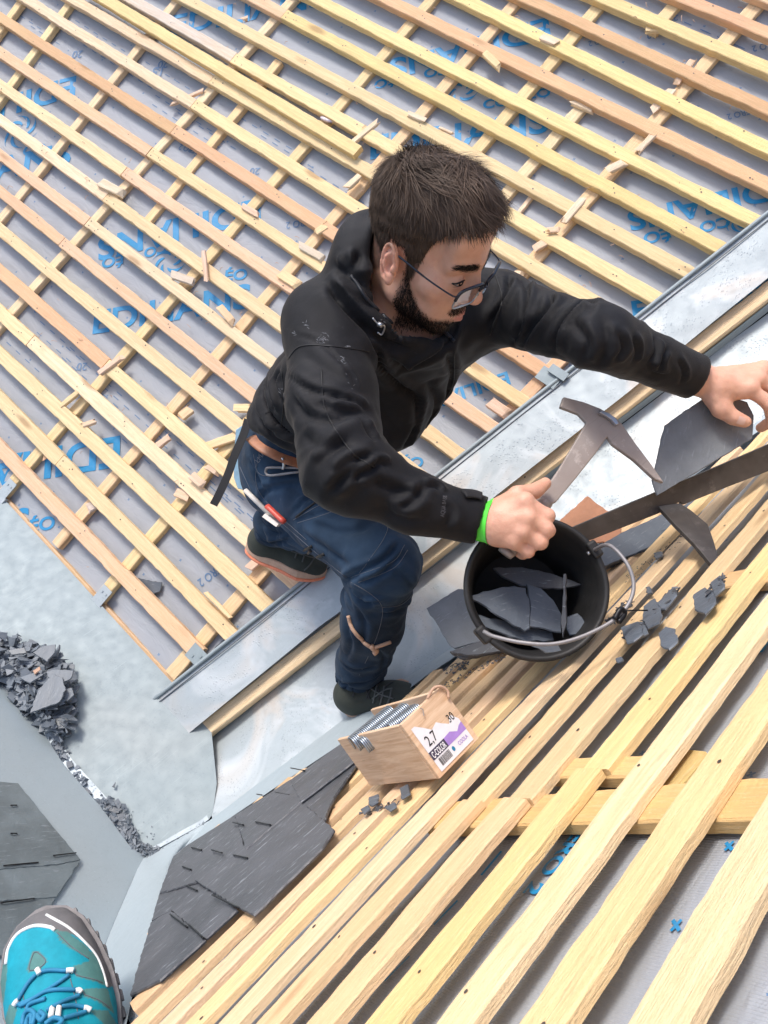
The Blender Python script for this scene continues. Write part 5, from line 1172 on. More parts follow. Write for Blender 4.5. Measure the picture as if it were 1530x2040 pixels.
def lay(ns, Lk, lift0, wid0, seed, tintk, off):
    pick = RNG.integers(0, len(HV), ns); base = HV[pick]+RNG.normal(0, .0016, (ns, 3)); nn = HN[pick]; bq = hl_(base)
    fl, top = hair_flow(bq); cl = vnoise(bq*[1, .55, 1], 42, seed); fl = fl/np.linalg.norm(fl, axis=1)[:, None]+cl*(.25+.55*top)[:, None]
    fl = fl@HR.T+RNG.normal(0, .13, (ns, 3)); fl = fl-nn*(fl*nn).sum(1)[:, None]; fl /= np.linalg.norm(fl, axis=1)[:, None]
    clump = noise(bq*[1, .5, 1], 48, seed+5); reg = hair_region(bq)
    L = (.012+Lk*top*(.6+.6*RNG.random(ns)))*(.8+.4*RNG.random(ns))*np.clip(reg/.012, .6, 1)
    curl = (cl[:, [1, 2, 0]]*.5)@HR.T*top[:, None]
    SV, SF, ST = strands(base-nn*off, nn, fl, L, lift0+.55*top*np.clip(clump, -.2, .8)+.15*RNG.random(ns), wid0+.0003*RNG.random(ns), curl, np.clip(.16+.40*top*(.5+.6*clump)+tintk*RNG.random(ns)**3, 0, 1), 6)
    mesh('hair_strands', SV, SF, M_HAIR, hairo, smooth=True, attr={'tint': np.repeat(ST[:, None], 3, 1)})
lay(13000, .026, .16, np.full(13000, .00055), 70, .25, .002); lay(5000, .034, .30, np.full(5000, .00042), 90, .6, .001)
# loose tuft at the crown and fringe at the forehead
def tuft(c, rad_, n_, dirv, L0, spread, name):
    dd = np.linalg.norm(hl_(HV)-np.array(c), axis=1); cand = np.where(dd < rad_)[0]; k = RNG.choice(cand, n_); b = HV[k]; n2 = HN[k]; t = np.array(dirv)@HR.T+RNG.normal(0, spread, (n_, 3)); t /= np.linalg.norm(t, axis=1)[:, None]
    V, F, T = strands(b-n2*.003, n2, t, L0*(.6+.6*RNG.random(n_)), .15*RNG.random(n_), np.full(n_, .0006), RNG.normal(0, .12, (n_, 3)), RNG.random(n_)*.55); mesh(name, V, F, M_HAIR, hairo, smooth=True, attr={'tint': np.repeat(T[:, None], 3, 1)})
tuft((-.01, -.055, .150), .045, 300, (.45, -.85, .25), .018, .5, 'crown_tuft'); tuft((0, .085, .115), .045, 220, (.2, .45, -.85), .012, .28, 'fringe'); tuft((-.045, .075, .105), .035, 120, (.05, .3, -.9), .011, .3, 'fringe')
# beard, moustache, brows
TN = vnormals(BVt, BFt); bi = np.where(bmask > .2)[0]; nb = 8000; k = RNG.choice(bi, nb, p=bmask[bi]/bmask[bi].sum()); b = BVt[k]+RNG.normal(0, .0012, (nb, 3)); n2 = TN[k]
t = np.tile(np.array([0, .30, -1.0])@HR.T, (nb, 1))+RNG.normal(0, .35, (nb, 3)); t = t-n2*(t*n2).sum(1)[:, None]*.8; t /= np.linalg.norm(t, axis=1)[:, None]
V, F, T = strands(b-n2*.0005, n2, t, (.0050+.0075*RNG.random(nb))*np.clip(bmask[k]*1.2, .5, 1), .55+.3*RNG.random(nb), np.full(nb, .00042), np.zeros((nb, 3)), RNG.random(nb)**2*.7, 3)
mesh('beard', V, F, M_BEARD, man, smooth=True, attr={'tint': np.repeat(T[:, None], 3, 1)})
q2 = q.copy(); q2[:, 0] = np.abs(q2[:, 0]); arch = .0380+.0035*np.sin(np.clip((q2[:, 0]-.012)/.040, 0, 1)*2.2)-.004
for sgn in (-1, 1):
    bsel = np.where((np.abs(q[:, 2]-arch) < .0038*(1-np.clip((q2[:, 0]-.03)/.03, 0, .7))) & (q2[:, 0] > .010) & (q2[:, 0] < .049) & (q[:, 1] > .045) & (np.sign(q[:, 0]) == sgn) & (near > .5))[0]
    if len(bsel) == 0: continue
    nb = 800; k = RNG.choice(bsel, nb); b = BVt[k]+RNG.normal(0, .0016, (nb, 3)); n2 = TN[k]; t = np.tile(np.array([sgn*1.0, -.3, .05])@HR.T, (nb, 1))+RNG.normal(0, .25, (nb, 3)); t = t-n2*(t*n2).sum(1)[:, None]; t /= np.linalg.norm(t, axis=1)[:, None]
    V, F, T = strands(b, n2, t, .006+.004*RNG.random(nb), .3+0*RNG.random(nb), np.full(nb, .00026), np.zeros((nb, 3)), RNG.random(nb)*.8, 3); mesh('eyebrow', V, F, M_BEARD, man, smooth=True, attr={'tint': np.repeat(T[:, None], 3, 1)})
M_SCL = flat('eye_white', (.42, .33, .29), .35); M_IRIS = flat('brown_iris', (.018, .010, .007), .15)
def face_pt(x, z, off=.0005):
    h_ = TB_.ray_cast(Vector(hw((x, .20, z))), Vector(-HR[:, 1])); return None if h_[0] is None else np.array(h_[0])+HR[:, 1]*off
for sgn in (-1, 1):
    us = np.linspace(-1, 1, 15); upz = lambda u: .0135-.0050*u*u+.0010*u; loz = lambda u: .0055+.0022*u*u+.0012*u
    top = [face_pt(sgn*(.0335+.0135*u), upz(u)) for u in us]; bot = [face_pt(sgn*(.0335+.0135*u), loz(u)) for u in us]
    mesh('eye', top+bot, [[i, i+1, 15+i+1, 15+i] for i in range(14)], M_SCL, man, smooth=True)
    ir = [face_pt(sgn*(.0350+.0055*math.cos(t)), np.clip(.0090+.0055*math.sin(t), loz(0)+.0002, upz(0)-.0003), .0009) for t in np.linspace(0, 6.283, 17)[:-1]]; mesh('iris', ir, [list(range(16))], M_IRIS, man)
    m_ = MB(); m_.add(*tube_geo(np.array([p+HR[:, 1]*.0008 for p in top]), np.interp(us, [-1, 0, 1], [.0007, .0015, .0012]), 6)); m_.make('eyelashes', M_SEAMK, man, smooth=True)
    m_ = MB(); m_.add(*tube_geo(np.array([p+HR[:, 1]*.0002 for p in bot]), .0005, 6)); m_.make('eyelashes', M_SEAMK, man, smooth=True)
# glasses
gl = thing('glasses', hw((0, .11, 0)), 'thin dark-rimmed spectacles low on the nose of the roofer', 'glasses')
def rr_(cx, w, h, z0, y0, n_=28, inset=0.):
    out = []
    for k in range(n_):
        th = 2*math.pi*k/n_; c, s = math.cos(th), math.sin(th); x = np.sign(c)*abs(c)**.45*(w/2-inset); z = np.sign(s)*abs(s)**.5*(h/2-inset); z -= .06*abs(x)*0
        out.append(hw((cx+x, y0-.28*max(0, abs(cx+x)-.02)-.12*(z0-(z0+z))*0+.10*z, z0+z)))
    return out
for sgn in (-1, 1):
    ring = rr_(sgn*.0345, .054, .039, -.002, .1135); m_ = MB(); m_.add(*tube_geo(ring+ring[:1], .0014, 6, caps=False)); o = m_.make('rim', M_GALV, gl, smooth=True)
    tp_ = ring[0:15] if True else ring; m_ = MB(); m_.add(*tube_geo([p+np.array([0, 0, 0]) for p in ring[0:15]], .0027, 8)); m_.make('brow_bar', M_FRAME, gl, smooth=True)
    c = np.mean(ring, 0); V = [c]+rr_(sgn*.0345, .054, .039, -.002, .1135, 28, .001); mesh('lens', V, [[0, 1+i, 1+(i+1) % 28] for i in range(28)], M_LENS, gl, smooth=True)
    tm = [hw((sgn*.0605, .1035, .006)), hw((sgn*.0715, .094, .010)), hw((sgn*.0775, .05, .014)), hw((sgn*.0805, .004, .020)), hw((sgn*.0790, -.018, .016)), hw((sgn*.0770, -.028, -.006))]
    tp2 = smooth_path(tm, 30); m_ = MB(); m_.add(*tube_geo(tp2[:14], .0014, 6)); m_.add(*tube_geo(tp2[12:], np.linspace(.0015, .0024, 18), 6)); m_.make('temple', M_FRAME, gl, smooth=True)
    m_ = MB(); m_.add(*tube_geo([hw((sgn*.009, .1145, -.008)), hw((sgn*.0085, .108, -.012))], .0018, 6)); m_.make('nose_pad', M_LENS, gl, smooth=True)
m_ = MB(); m_.add(*tube_geo(smooth_path([hw((-.0105, .116, .004)), hw((0, .1195, .0065)), hw((.0105, .116, .004))], 10), .0014, 6)); m_.make('bridge', M_FRAME, gl, smooth=True)

# ---- clothes
def creases(V, F, N, lst):
    """sharp folds along traced lines: a valley with a ridge on one side."""
    T = bvh(V, F); D = np.zeros(len(V))
    for px, w, amp in lst:
        w *= .78; amp *= 1.35
        pts = surf_path(T, px, 34, 0)
        if len(pts) < 6: continue
        pts = np.array(pts); jump = np.linalg.norm(np.diff(pts, axis=0), axis=1)
        if jump.max() > .06:
            k = int(np.argmax(jump)); pts = pts[:k+1] if k > 16 else pts[k+1:]
            if len(pts) < 6: continue
        tg = np.gradient(pts, axis=0); tg /= np.linalg.norm(tg, axis=1)[:, None]+1e-9
        c = pts.mean(0); R = np.linalg.norm(pts-c, axis=1).max()+w*5; sel = np.where(np.linalg.norm(V-c, axis=1) < R)[0]
        if len(sel) == 0: continue
        d = np.linalg.norm(V[sel][:, None, :]-pts[None], axis=2); k = d.argmin(1); dm = d[np.arange(len(sel)), k]
        sg = (np.cross(tg[k], V[sel]-pts[k])*N[sel]).sum(1); tp = np.clip(np.sin(np.pi*(k+.5)/len(pts))*1.8, 0, 1)
        ds = np.sign(sg)*dm; D[sel] += tp*amp*(-np.exp(-(dm/w)**2)+.85*np.exp(-((ds-1.9*w)/(1.5*w))**2)+.35*np.exp(-((ds+2.6*w)/(1.8*w))**2))
    return D
# ---- clothes as implicit surfaces with folds
def sleeve_fold(p, a, b, c, amp, per, e=.12):
    """ring folds crowding round the elbow b."""
    t1 = nrm(b-a); s = np.where(((p-b)@t1) < 0, (p-b)@t1, 0)+np.where(((p-b)@nrm(c-b)) > 0, (p-b)@nrm(c-b), 0)
    w = np.exp(-(s/e)**2); t2 = nrm(c-b); bis = nrm(t1+t2)
    al = (p-b)@bis; st = (p-b)*.55+np.outer(al, bis)*1.5
    r1 = .5-np.abs(noise(st, 1/per*.62, 31)); r2 = .5-np.abs(noise(st+.3*vnoise(p, 14, 33)*.02, 1/per, 35))
    return amp*w*(r1*1.7+r2*.9-.35)
HEMC = P(632, 868, 1.69); HLAT = nrm(np.array([.80, -.10, .55]))
def jacket_core(p):
    d = loft(p, [(HEMC, HLAT, .178, .122), (P(672, 800, 1.60), HLAT, .168, .124), (P(770, 700, 1.46), LAT, .172, .120), (P(825, 640, 1.375), LAT, .165, .10), (P(845, 610, 1.335), LAT, .12, .085)])
    d = smin(d, cap(p, P(820, 640, 1.36), SR, .085, .070), .05); d = smin(d, cap(p, P(850, 625, 1.38), SL_, .085, .066), .05)
    d = smin(d, cap(p, SR, P(662, 800, 1.20), .074, .067), .03); d = smin(d, smin(cap(p, P(662, 800, 1.20), ER, .067, .056), cap(p, ER, P(830, 1004, 1.152), .056, .0435), .05), .03); d = smin(d, cap(p, P(830, 1004, 1.152), P(956, 1036, 1.166), .0435, .0380), .02)
    d = smin(d, cap(p, SL_, EL, .060, .048), .03); d = smin(d, cap(p, EL, P(1386, 752, 1.318), .048, .0375), .022)
    d = smin(d, ell(p, P(770, 800, 1.50), (.085, .10, .10)), .06)
    return d
HOODC = hw((-.01, -.075, -.085))
HCUT = nrm(np.cross(ray(484, 848), ray(612, 918))); HCUT = HCUT*(1 if HCUT@ray(520, 960) > 0 else -1)
def jacket_sdf(p):
    d = jacket_core(p)
    # gathered hood round the neck
    dq = p-HOODC; hd = ell(p, HOODC, (.088, .064, .085), HR); d = smin(d, hd, .03)
    hn = hl_(p); rr2 = np.stack([hn[:, 0], hn[:, 1]+.020, hn[:, 2]+.098+.42*(hn[:, 1]+.02)], 1)
    ring = np.sqrt((np.sqrt(rr2[:, 0]**2+(rr2[:, 1]*.92)**2)-.092)**2+(rr2[:, 2]*.55)**2)-.021; d = smin(d, ring, .022)
    hole = cap(p, hw((0, .0, .10)), hw((0, -.018, -.13)), .080, .072); hole = smin(hole, cap(p, hw((0, .075, -.03)), hw((0, .050, -.112)), .062, .044), .03); hole = smin(hole, cap(p, hw((-.040, .012, -.03)), hw((-.046, .012, -.112)), .060, .050), .02); d = smax(d, -hole, .012)
    # cuffs are open
    for a, b, r in ((P(956, 1036, 1.166), P(1010, 1052, 1.16), .0315), (P(1386, 752, 1.318), P(1440, 775, 1.322), .0315)): d = smax(d, -cap(p, a+(a-b)*.35, b, r, r), .004); d = np.where(np.linalg.norm(p-a, axis=1) < .13, smax(d, (p-a)@nrm(b-a)-.004, .004), d)
    # hem cut
    hn_ = nrm(HEMC-P(690, 800, 1.58)); d = smax(d, (p-HEMC)@hn_+.028, .01)
    d = np.where((p[:, 2] > 1.46) & (p[:, 0] < -.09), smax(d, p@HCUT, .008), d)
    return d
def jacket_wr(p):
    w = sleeve_fold(p, SR, ER, WR, .0085, .042)*np.clip(2.0-np.linalg.norm(p-ER, axis=1)/.13, 0, 1)+sleeve_fold(p, SL_, EL, WL, .0075, .05, .16)*np.clip(2.0-np.linalg.norm(p-EL, axis=1)/.14, 0, 1)
    for (a, b, amp, fr, rad_) in ((P(640, 700, 1.3), P(590, 800, 1.5), .006, 26, .20), (P(760, 760, 1.42), P(830, 870, 1.45), .006, 24, .22), (P(950, 640, 1.38), P(1060, 600, 1.3), .007, 28, .16), (P(540, 800, 1.7), P(600, 880, 1.6), .006, 25, .18)):
        ax = nrm(b-a); c = (a+b)/2; q = p-c; al = q@ax; r = np.linalg.norm(q, axis=1); st = q-al[:, None]*ax*.72
        w += amp*np.exp(-(r/rad_)**2)*(np.abs(noise(st, fr, int(fr)))**.8*1.6-.5)
    return w+.0025*noise(p, 9, 41)+.0028*(.5-np.abs(noise(p*[1, 1, .7], 21, 42)))+.0010*noise(p, 55, 43)
jl = [HEMC, SR, ER, WR, SL_, EL, WL, hw((0, -.15, -.1)), P(480, 800, 1.7), P(1000, 620, 1.5)]
JC = [([(572, 746), (616, 776), (670, 790), (711, 804), (735, 817)], .006, .0055), ([(585, 666), (626, 678), (670, 712), (701, 749), (714, 780)], .004, .0022), ([(582, 787), (609, 824), (657, 838), (697, 831)], .009, .006), ([(626, 800), (670, 821), (738, 821)], .008, .0055),
 ([(718, 831), (738, 865), (752, 878)], .007, .005), ([(667, 943), (697, 919), (745, 909)], .007, .006), ([(652, 985), (689, 946), (721, 929)], .008, .006), ([(707, 957), (721, 943), (758, 926)], .006, .0075), ([(738, 932), (758, 920), (773, 929)], .005, .005), ([(747, 952), (767, 966), (819, 983), (850, 969)], .008, .006),
 ([(796, 1009), (819, 1001), (845, 978)], .006, .006), ([(846, 966), (871, 970), (878, 980)], .005, .005), ([(880, 1000), (900, 1020), (890, 1050)], .007, .003), ([(760, 1000), (790, 1030), (850, 1040)], .010, .004), ([(600, 860), (640, 890), (690, 880)], .010, .004), ([(620, 930), (660, 905), (700, 870)], .010, .004),
 ([(725, 651), (738, 685), (769, 739), (796, 766), (830, 793), (830, 848)], .008, .008), ([(796, 729), (820, 729), (884, 691), (918, 623)], .007, .008), ([(655, 566), (677, 596), (718, 640), (765, 678), (820, 698)], .010, .013), ([(731, 491), (742, 555), (752, 603), (772, 634), (803, 657)], .008, .010),
 ([(684, 508), (701, 532), (718, 501)], .010, .010), ([(663, 528), (697, 552), (731, 569)], .011, .010), ([(690, 575), (720, 600), (745, 610)], .008, .004), ([(531, 759), (544, 800), (548, 824)], .008, .007), ([(558, 736), (551, 766), (561, 800), (582, 824)], .007, .007), ([(521, 831), (548, 872), (592, 890)], .008, .006), ([(505, 800), (520, 840), (560, 870)], .008, .005),
 ([(830, 848), (806, 892), (786, 929)], .007, .006), ([(888, 698), (901, 746), (874, 814)], .008, .006), ([(850, 760), (870, 800), (850, 850)], .009, .005), ([(770, 700), (790, 720), (820, 735)], .006, .004), ([(600, 700), (640, 730), (690, 760)], .010, .003),
 ([(1014, 546), (1014, 578), (994, 616), (972, 655)], .006, .009), ([(1046, 565), (1052, 584), (1042, 648), (1020, 687)], .006, .009), ([(1097, 584), (1097, 610), (1062, 651), (1036, 693)], .007, .008), ([(1190, 602), (1158, 608), (1119, 648), (1103, 699)], .006, .009), ([(1228, 658), (1241, 693), (1222, 719)], .006, .005), ([(1260, 670), (1270, 699), (1262, 725)], .006, .005),
 ([(1302, 667), (1308, 699), (1292, 725)], .006, .005), ([(1331, 693), (1318, 712), (1312, 740)], .005, .005), ([(1289, 725), (1302, 744), (1330, 750)], .006, .004), ([(1140, 640), (1170, 680), (1160, 720)], .009, .005), ([(1200, 640), (1210, 690), (1190, 730)], .009, .004), ([(1350, 715), (1362, 740), (1358, 765)], .005, .004)]
JV, JF = region(jacket_sdf, jl, .0043, .17, 2); JN = vnormals(JV, JF); JV = JV+JN*(jacket_wr(JV)*.55)[:, None]; JV = JV+JN*creases(JV, JF, JN, JC)[:, None]; JV = relax(JV, JF, 1, .3)
jacket = mesh('jacket', JV, JF, M_JKT, man, smooth=True); TJ = bvh(JV, JF)
def ribbon(name, tree, px, w, mat, parent, off=.0012, n_=26, flatn=.35):
    pts = surf_path(tree, px, n_, off)
    if len(pts) < 3: return
    m_ = MB(); m_.add(*tube_geo(np.array(pts), w, 6)); m_.make(name, mat, parent, smooth=True)
M_SEAM = flat('black_seam', (.006, .006, .007), .6)
for px in ([(574, 715), (600, 690), (660, 690), (735, 700)], [(905, 700), (900, 770), (850, 850), (815, 905)], [(985, 540), (1000, 600), (975, 668)], [(744, 470), (760, 560), (800, 640), (850, 668)], [(640, 735), (650, 820), (700, 900), (745, 930)], [(560, 735), (566, 790), (560, 850)]): ribbon('seam', TJ, px, .0013, M_SEAM, jacket, .0003)
for px in ([(700, 548), (735, 600), (790, 650), (860, 676)], [(862, 640), (905, 680)],): ribbon('hood_edge', TJ, px, .0032, M_JKT2, jacket, .001)
# toggle on the collar, cuff tab, sleeve lettering, dangling strap
pt = [shoot(TJ, *a_, .004) for a_ in ((742, 632), (752, 645), (764, 650), (762, 662), (754, 658))]
m_ = MB(); m_.add(*tube_geo(smooth_path(pt, 20), .0014, 6)); m_.add(*tube_geo([pt[1], pt[1]+np.array([.006, .003, -.003])], .004, 8)); m_.make('cord_toggle', M_STEEL, jacket, smooth=True)
tb = [shoot(TJ, *a_, .004) for a_ in ((922, 986), (944, 988), (958, 992))]; V = []; F = []
if all(x is not None for x in tb):
    m_ = MB(); pts = smooth_path(tb, 10); m_.add(*tube_geo(pts, .010, 8, .28)); m_.make('cuff_tab', M_STRAP, jacket, smooth=True)
st = [P(494, 836, 1.66), P(484, 868, 1.655), P(468, 905, 1.65), P(454, 945, 1.65), P(436, 985, 1.655), P(425, 1006, 1.66)]
sp_ = smooth_path(st, 26); V = []; F = []; sd = nrm(np.array([.8, .35, -.25]))
for i, p in enumerate(sp_): w = .0095; V += [p-sd*w, p+sd*w, p+sd*w+np.array([0, 0, .0022]), p-sd*w+np.array([0, 0, .0022])]
for i in range(25): F += [[i*4+k, i*4+(k+1) % 4, (i+1)*4+(k+1) % 4, (i+1)*4+k] for k in range(4)]
F += [[0, 1, 2, 3], [100, 101, 102, 103]]; fix_normals(mesh('hanging_strap', V, F, M_STRAP, jacket, smooth=False))
def surf_text(body_, p0, p1, tree, mat, name, parent, hpx=None, off=.001, bold=.01):
    V, F = text_unit(body_, bold); p0 = np.array(p0, float); p1 = np.array(p1, float); e = p1-p0; u = np.array([e[1], -e[0]]); H = V[:, 1].max()
    if hpx: u = u/np.linalg.norm(u)*hpx/H
    out = []
    for x, y in V:
        c = p0+e*x+u*y; h_ = shoot(tree, c[0], c[1], off)
        if h_ is None: return
        out.append(h_)
    mesh(name, out, F, mat, parent)
surf_text('AQUA BASE', (884, 1030), (890, 988), TJ, flat('grey_thread', (.07, .068, .075), .7), 'sleeve_lettering', jacket, 8)
M_DUST = flat('pale_dust', (.16, .165, .18), .9)
m_ = MB()
for cx, cy, n_, r_ in ((640, 678, 26, 14), (680, 716, 12, 10), (694, 690, 8, 7), (586, 664, 5, 5), (760, 640, 6, 9), (610, 640, 6, 20), (700, 760, 5, 24), (560, 780, 5, 16)):
    for k in range(n_):
        px_, py_ = cx+RNG.normal(0, r_*.5), cy+RNG.normal(0, r_*.35); L_ = RNG.uniform(1, 4.5); a_ = RNG.normal(.3, .5); pts = [shoot(TJ, px_+L_*u*math.cos(a_)-v*math.sin(a_), py_+L_*u*math.sin(a_)+v*math.cos(a_), .0006) for u, v in ((-1, 0), (-.3, .6), (1, .1), (.2, -.6))]
        if all(q_ is not None for q_ in pts): m_.add(pts, [[0, 1, 2, 3]])
m_.make('dust_marks', M_DUST, jacket)
# wristband
ax = nrm(P(1000, 1046, 1.15)-WR); wc = P(972, 1040, 1.163)
wb_u = nrm(np.cross(ax, [0, 0, 1.])); wb_v = np.cross(ax, wb_u)
V = []; F = []; nn_ = 48
for i, s in enumerate((-.0105, -.005, 0, .005, .0105)):
    for k in range(nn_):
        th = 2*math.pi*k/nn_; d = wb_u*math.cos(th)+wb_v*math.sin(th); o = wc+ax*s+d*.08; h_ = TB_.ray_cast(Vector(o), Vector(-d)); r = .080-h_[3] if h_[0] is not None else .03
        V.append(wc+ax*s+d*(min(max(r, .024), .036)+.0016))
for i in range(4): F += [[i*nn_+k, i*nn_+(k+1) % nn_, (i+1)*nn_+(k+1) % nn_, (i+1)*nn_+k] for k in range(nn_)]
band = fix_normals(mesh('wristband', V, F, M_GREEN, man, smooth=True)); TW = bvh(V, F)
surf_text('Organisation', (969, 1066), (980, 1010), TW, M_INKK, 'handwriting', band, 9, .0006, .012)

# ---- jeans
def jeans_sdf(p):
    d = ell(p, P(592, 905, 1.80), (.135, .150, .125)); d = smin(d, ell(p, P(594, 884, 1.74), (.108, .11, .11)), .03)
    d = smin(d, cap(p, P(575, 945, 1.81), KNR, .104, .076), .035)
    d = smin(d, smin(cap(p, P(760, 1120, 1.565), P(742, 1240, 1.69), .074, .067), cap(p, P(742, 1240, 1.69), P(717, 1343, 1.855), .066, .058), .02), .018)
    d = smin(d, cap(p, HIPL, KNL, .095, .070), .03); d = smin(d, cap(p, KNL, P(548, 1046, 1.985), .070, .060), .018)
    a = P(717, 1343, 1.855); t = nrm(P(742, 1240, 1.69)-a); d = smax(d, -((p-a)@t)-.006, .006); d = smax(d, -cap(p, a-t*.05, a+t*.05, .052, .052), .006)
    b = P(540, 1050, 2.0); t = nrm(KNL-b); d = smax(d, -((p-b)@t)-.004, .006)
    return d
def jeans_wr(p):
    w = 0*p[:, 0]
    kb = KNR+np.array([-.03, .03, .06])
    for c, ax, amp, fr, rad_ in ((kb, nrm(np.array([.7, -.1, .5])), .012, 26, .13), (P(708, 1330, 1.85), nrm(np.array([.9, .1, .2])), .012, 30, .13), (P(580, 980, 1.72), nrm(np.array([.75, .55, -.3])), .0085, 20, .22), (P(560, 1050, 1.9), nrm(np.array([.3, .8, 0])), .011, 30, .13), (P(770, 1180, 1.55), nrm(np.array([.8, .1, .4])), .004, 26, .12)):
        q = p-c; al = q@ax; st = q-al[:, None]*ax*.75; w += amp*np.exp(-(np.linalg.norm(q, axis=1)/rad_)**2)*(np.abs(noise(st, fr, int(fr)+3))**.8*1.7-.5)
    return w+.003*noise(p, 12, 51)+.003*(.4-np.abs(noise(p*[1, .8, 1], 26, 53)))+.0013*noise(p, 55, 52)
DC_ = [([(517, 1000), (540, 973), (627, 960)], .008, .005), ([(577, 1027), (630, 977), (660, 960)], .006, .005), ([(587, 1037), (653, 1017), (690, 995)], .006, .004), ([(687, 1160), (707, 1143), (767, 1113), (797, 1080)], .007, .008), ([(717, 1162), (760, 1142), (803, 1102)], .006, .007), ([(700, 1170), (720, 1193), (760, 1203)], .007, .008), ([(760, 1222), (800, 1212), (830, 1192)], .006, .006),
 ([(707, 1203), (727, 1243), (720, 1287)], .008, .005), ([(667, 1343), (687, 1360), (727, 1357), (760, 1343)], .006, .007), ([(677, 1318), (713, 1333), (750, 1325)], .006, .006), ([(690, 1240), (700, 1280), (690, 1310)], .008, .005), ([(745, 1290), (765, 1310), (760, 1335)], .007, .005), ([(497, 917), (513, 947), (527, 973)], .007, .005), ([(500, 1047), (533, 1080), (580, 1073)], .007, .007), ([(513, 1027), (543, 1060), (580, 1058)], .007, .006), ([(620, 1040), (680, 1060), (740, 1050)], .010, .004), ([(600, 1060), (660, 1100), (700, 1130)], .010, .004), ([(560, 960), (610, 985), (650, 990)], .010, .004), ([(780, 1130), (810, 1150), (826, 1180)], .008, .004)]
NVj, NFj = region(jeans_sdf, [P(480, 800, 1.8), KNR, ANR, HIPL, KNL, P(520, 1060, 2.0), HIPR], .0045, .13, 2); NNj = vnormals(NVj, NFj); NVj = NVj+NNj*(jeans_wr(NVj)*.7)[:, None]; NVj = NVj+NNj*creases(NVj, NFj, NNj, DC_)[:, None]; NVj = relax(NVj, NFj, 1, .3)
fd = np.clip(.75+.5*noise(NVj, 7, 61)+.3*noise(NVj, 25, 62)+.35*np.clip(1-np.linalg.norm(NVj-P(790, 1140, 1.50), axis=1)/.13, 0, 1)+.25*np.clip(1-np.linalg.norm(NVj-P(640, 1010, 1.65), axis=1)/.2, 0, 1), .5, 1.6)
jeans = mesh('jeans', NVj, NFj, M_DEN, man, smooth=True, attr={'fade': np.stack([fd, fd, fd*.97], 1)}); TD = bvh(NVj, NFj)
for px in ([(520, 880), (510, 960), (540, 1010), (610, 1075)], [(478, 930), (510, 1000)], [(584, 1036), (630, 1010), (670, 990), (700, 960)], [(592, 1042), (660, 1020), (690, 1000)], [(738, 1005), (770, 1040), (764, 1074), (716, 1142)], [(700, 1150), (780, 1120), (806, 1086)], [(714, 1160), (784, 1132), (812, 1096)], [(700, 1160), (742, 1186), (762, 1214), (750, 1270), (716, 1345)], [(762, 1210), (800, 1204), (830, 1176)],
           [(548, 1030), (640, 1110), (690, 1150)], [(505, 905), (515, 942), (545, 950)], [(615, 1100), (655, 1130)]): ribbon('stitching', TD, px, .0006, M_STITCH, jeans, .0004)
for (a, b) in (((606, 1096), (622, 1088)), ((622, 1114), (646, 1104)), ((612, 1104), (620, 1096))): ribbon('bar_tack', TD, [a, ((a[0]+b[0])/2, (a[1]+b[1])/2), b], .0035, M_SEAM, jeans, .0012, 8)
for px in ([(652, 985), (700, 962), (735, 985), (744, 1000)], [(590, 1030), (650, 985)]): ribbon('pocket_edge', TD, px, .0024, M_DEN2 if 'M_DEN2' in globals() else M_SEAM, jeans, .001)
surf_text('LMA', (516, 922), (530, 902), TD, M_STITCH, 'pocket_lettering', jeans, 9, .001, .0)
ribbon('knee_tie', TD, [(696, 1226), (704, 1252), (722, 1274), (744, 1288), (776, 1278)], .0044, M_TAPE, jeans, .003, 30); ribbon('knee_tie', TD, [(738, 1284), (748, 1294), (744, 1300)], .0060, M_TAPE, jeans, .004, 8)
bp = surf_path(TD, [(506, 872), (530, 892), (566, 910), (606, 924), (640, 934)], 30, .004)
if len(bp) > 4:
    m_ = MB(); m_.add(*tube_geo(np.array(bp), .017, 10, .28, up=None)); belt = m_.make('leather_belt', M_LEATHER, man, smooth=True)
cb = [shoot(TD, *a_, .012) for a_ in ((536, 934), (542, 928), (590, 930), (600, 934), (598, 944), (580, 950), (544, 948), (536, 938))]
if all(x is not None for x in cb):
    m_ = MB(); m_.add(*tube_geo(smooth_path(cb+cb[:1], 40), .0028, 8)); c_ = m_.make('carabiner', M_WIRE, None, smooth=True); tag(c_, 'oval steel carabiner clipped to the tan belt', 'carabiner')
    m_ = MB(); m_.add(*tube_geo(smooth_path([shoot(TD, 566, 908, .012), shoot(TD, 570, 920, .016), shoot(TD, 568, 932, .015)], 8), .0034, 8)); m_.make('clip_ring', M_STEEL, c_, smooth=True)
# knife sticking out of the thigh pocket, pad behind the belt
kf = thing('folding_knife', P(560, 1030, 1.66), 'red and cream utility knife sticking out of the thigh pocket', 'knife')
a, b = P(532, 1008, 1.675), P(566, 1040, 1.645); m_ = MB(); m_.add(*tube_geo(smooth_path([a, (a+b)/2, b], 8), .0075, 8, .7)); m_.make('grip', M_RED, kf, smooth=True)
a, b = P(528, 1026, 1.685), P(556, 1046, 1.66); m_ = MB(); m_.add(*tube_geo([a, b], .0085, 4, .5)); m_.make('blade_case', M_CREAM, kf)
a, b = P(488, 976, 1.73), P(545, 1032, 1.70); m_ = MB(); m_.add(*tube_geo([a, b], .0065, 6, .6)); m_.make('lever', M_CREAM, kf, smooth=True)
pts = [P(470, 858, 1.80), P(486, 846, 1.79), P(500, 960, 1.80), P(504, 980, 1.80), P(474, 972, 1.82), P(466, 950, 1.82)]
o = slate(pts, nrm(-ray(485, 920)), 'pale blue plate tucked behind the belt at the back', M_PAD, .006, 'tool_pad', 'pad', rough=.0002)

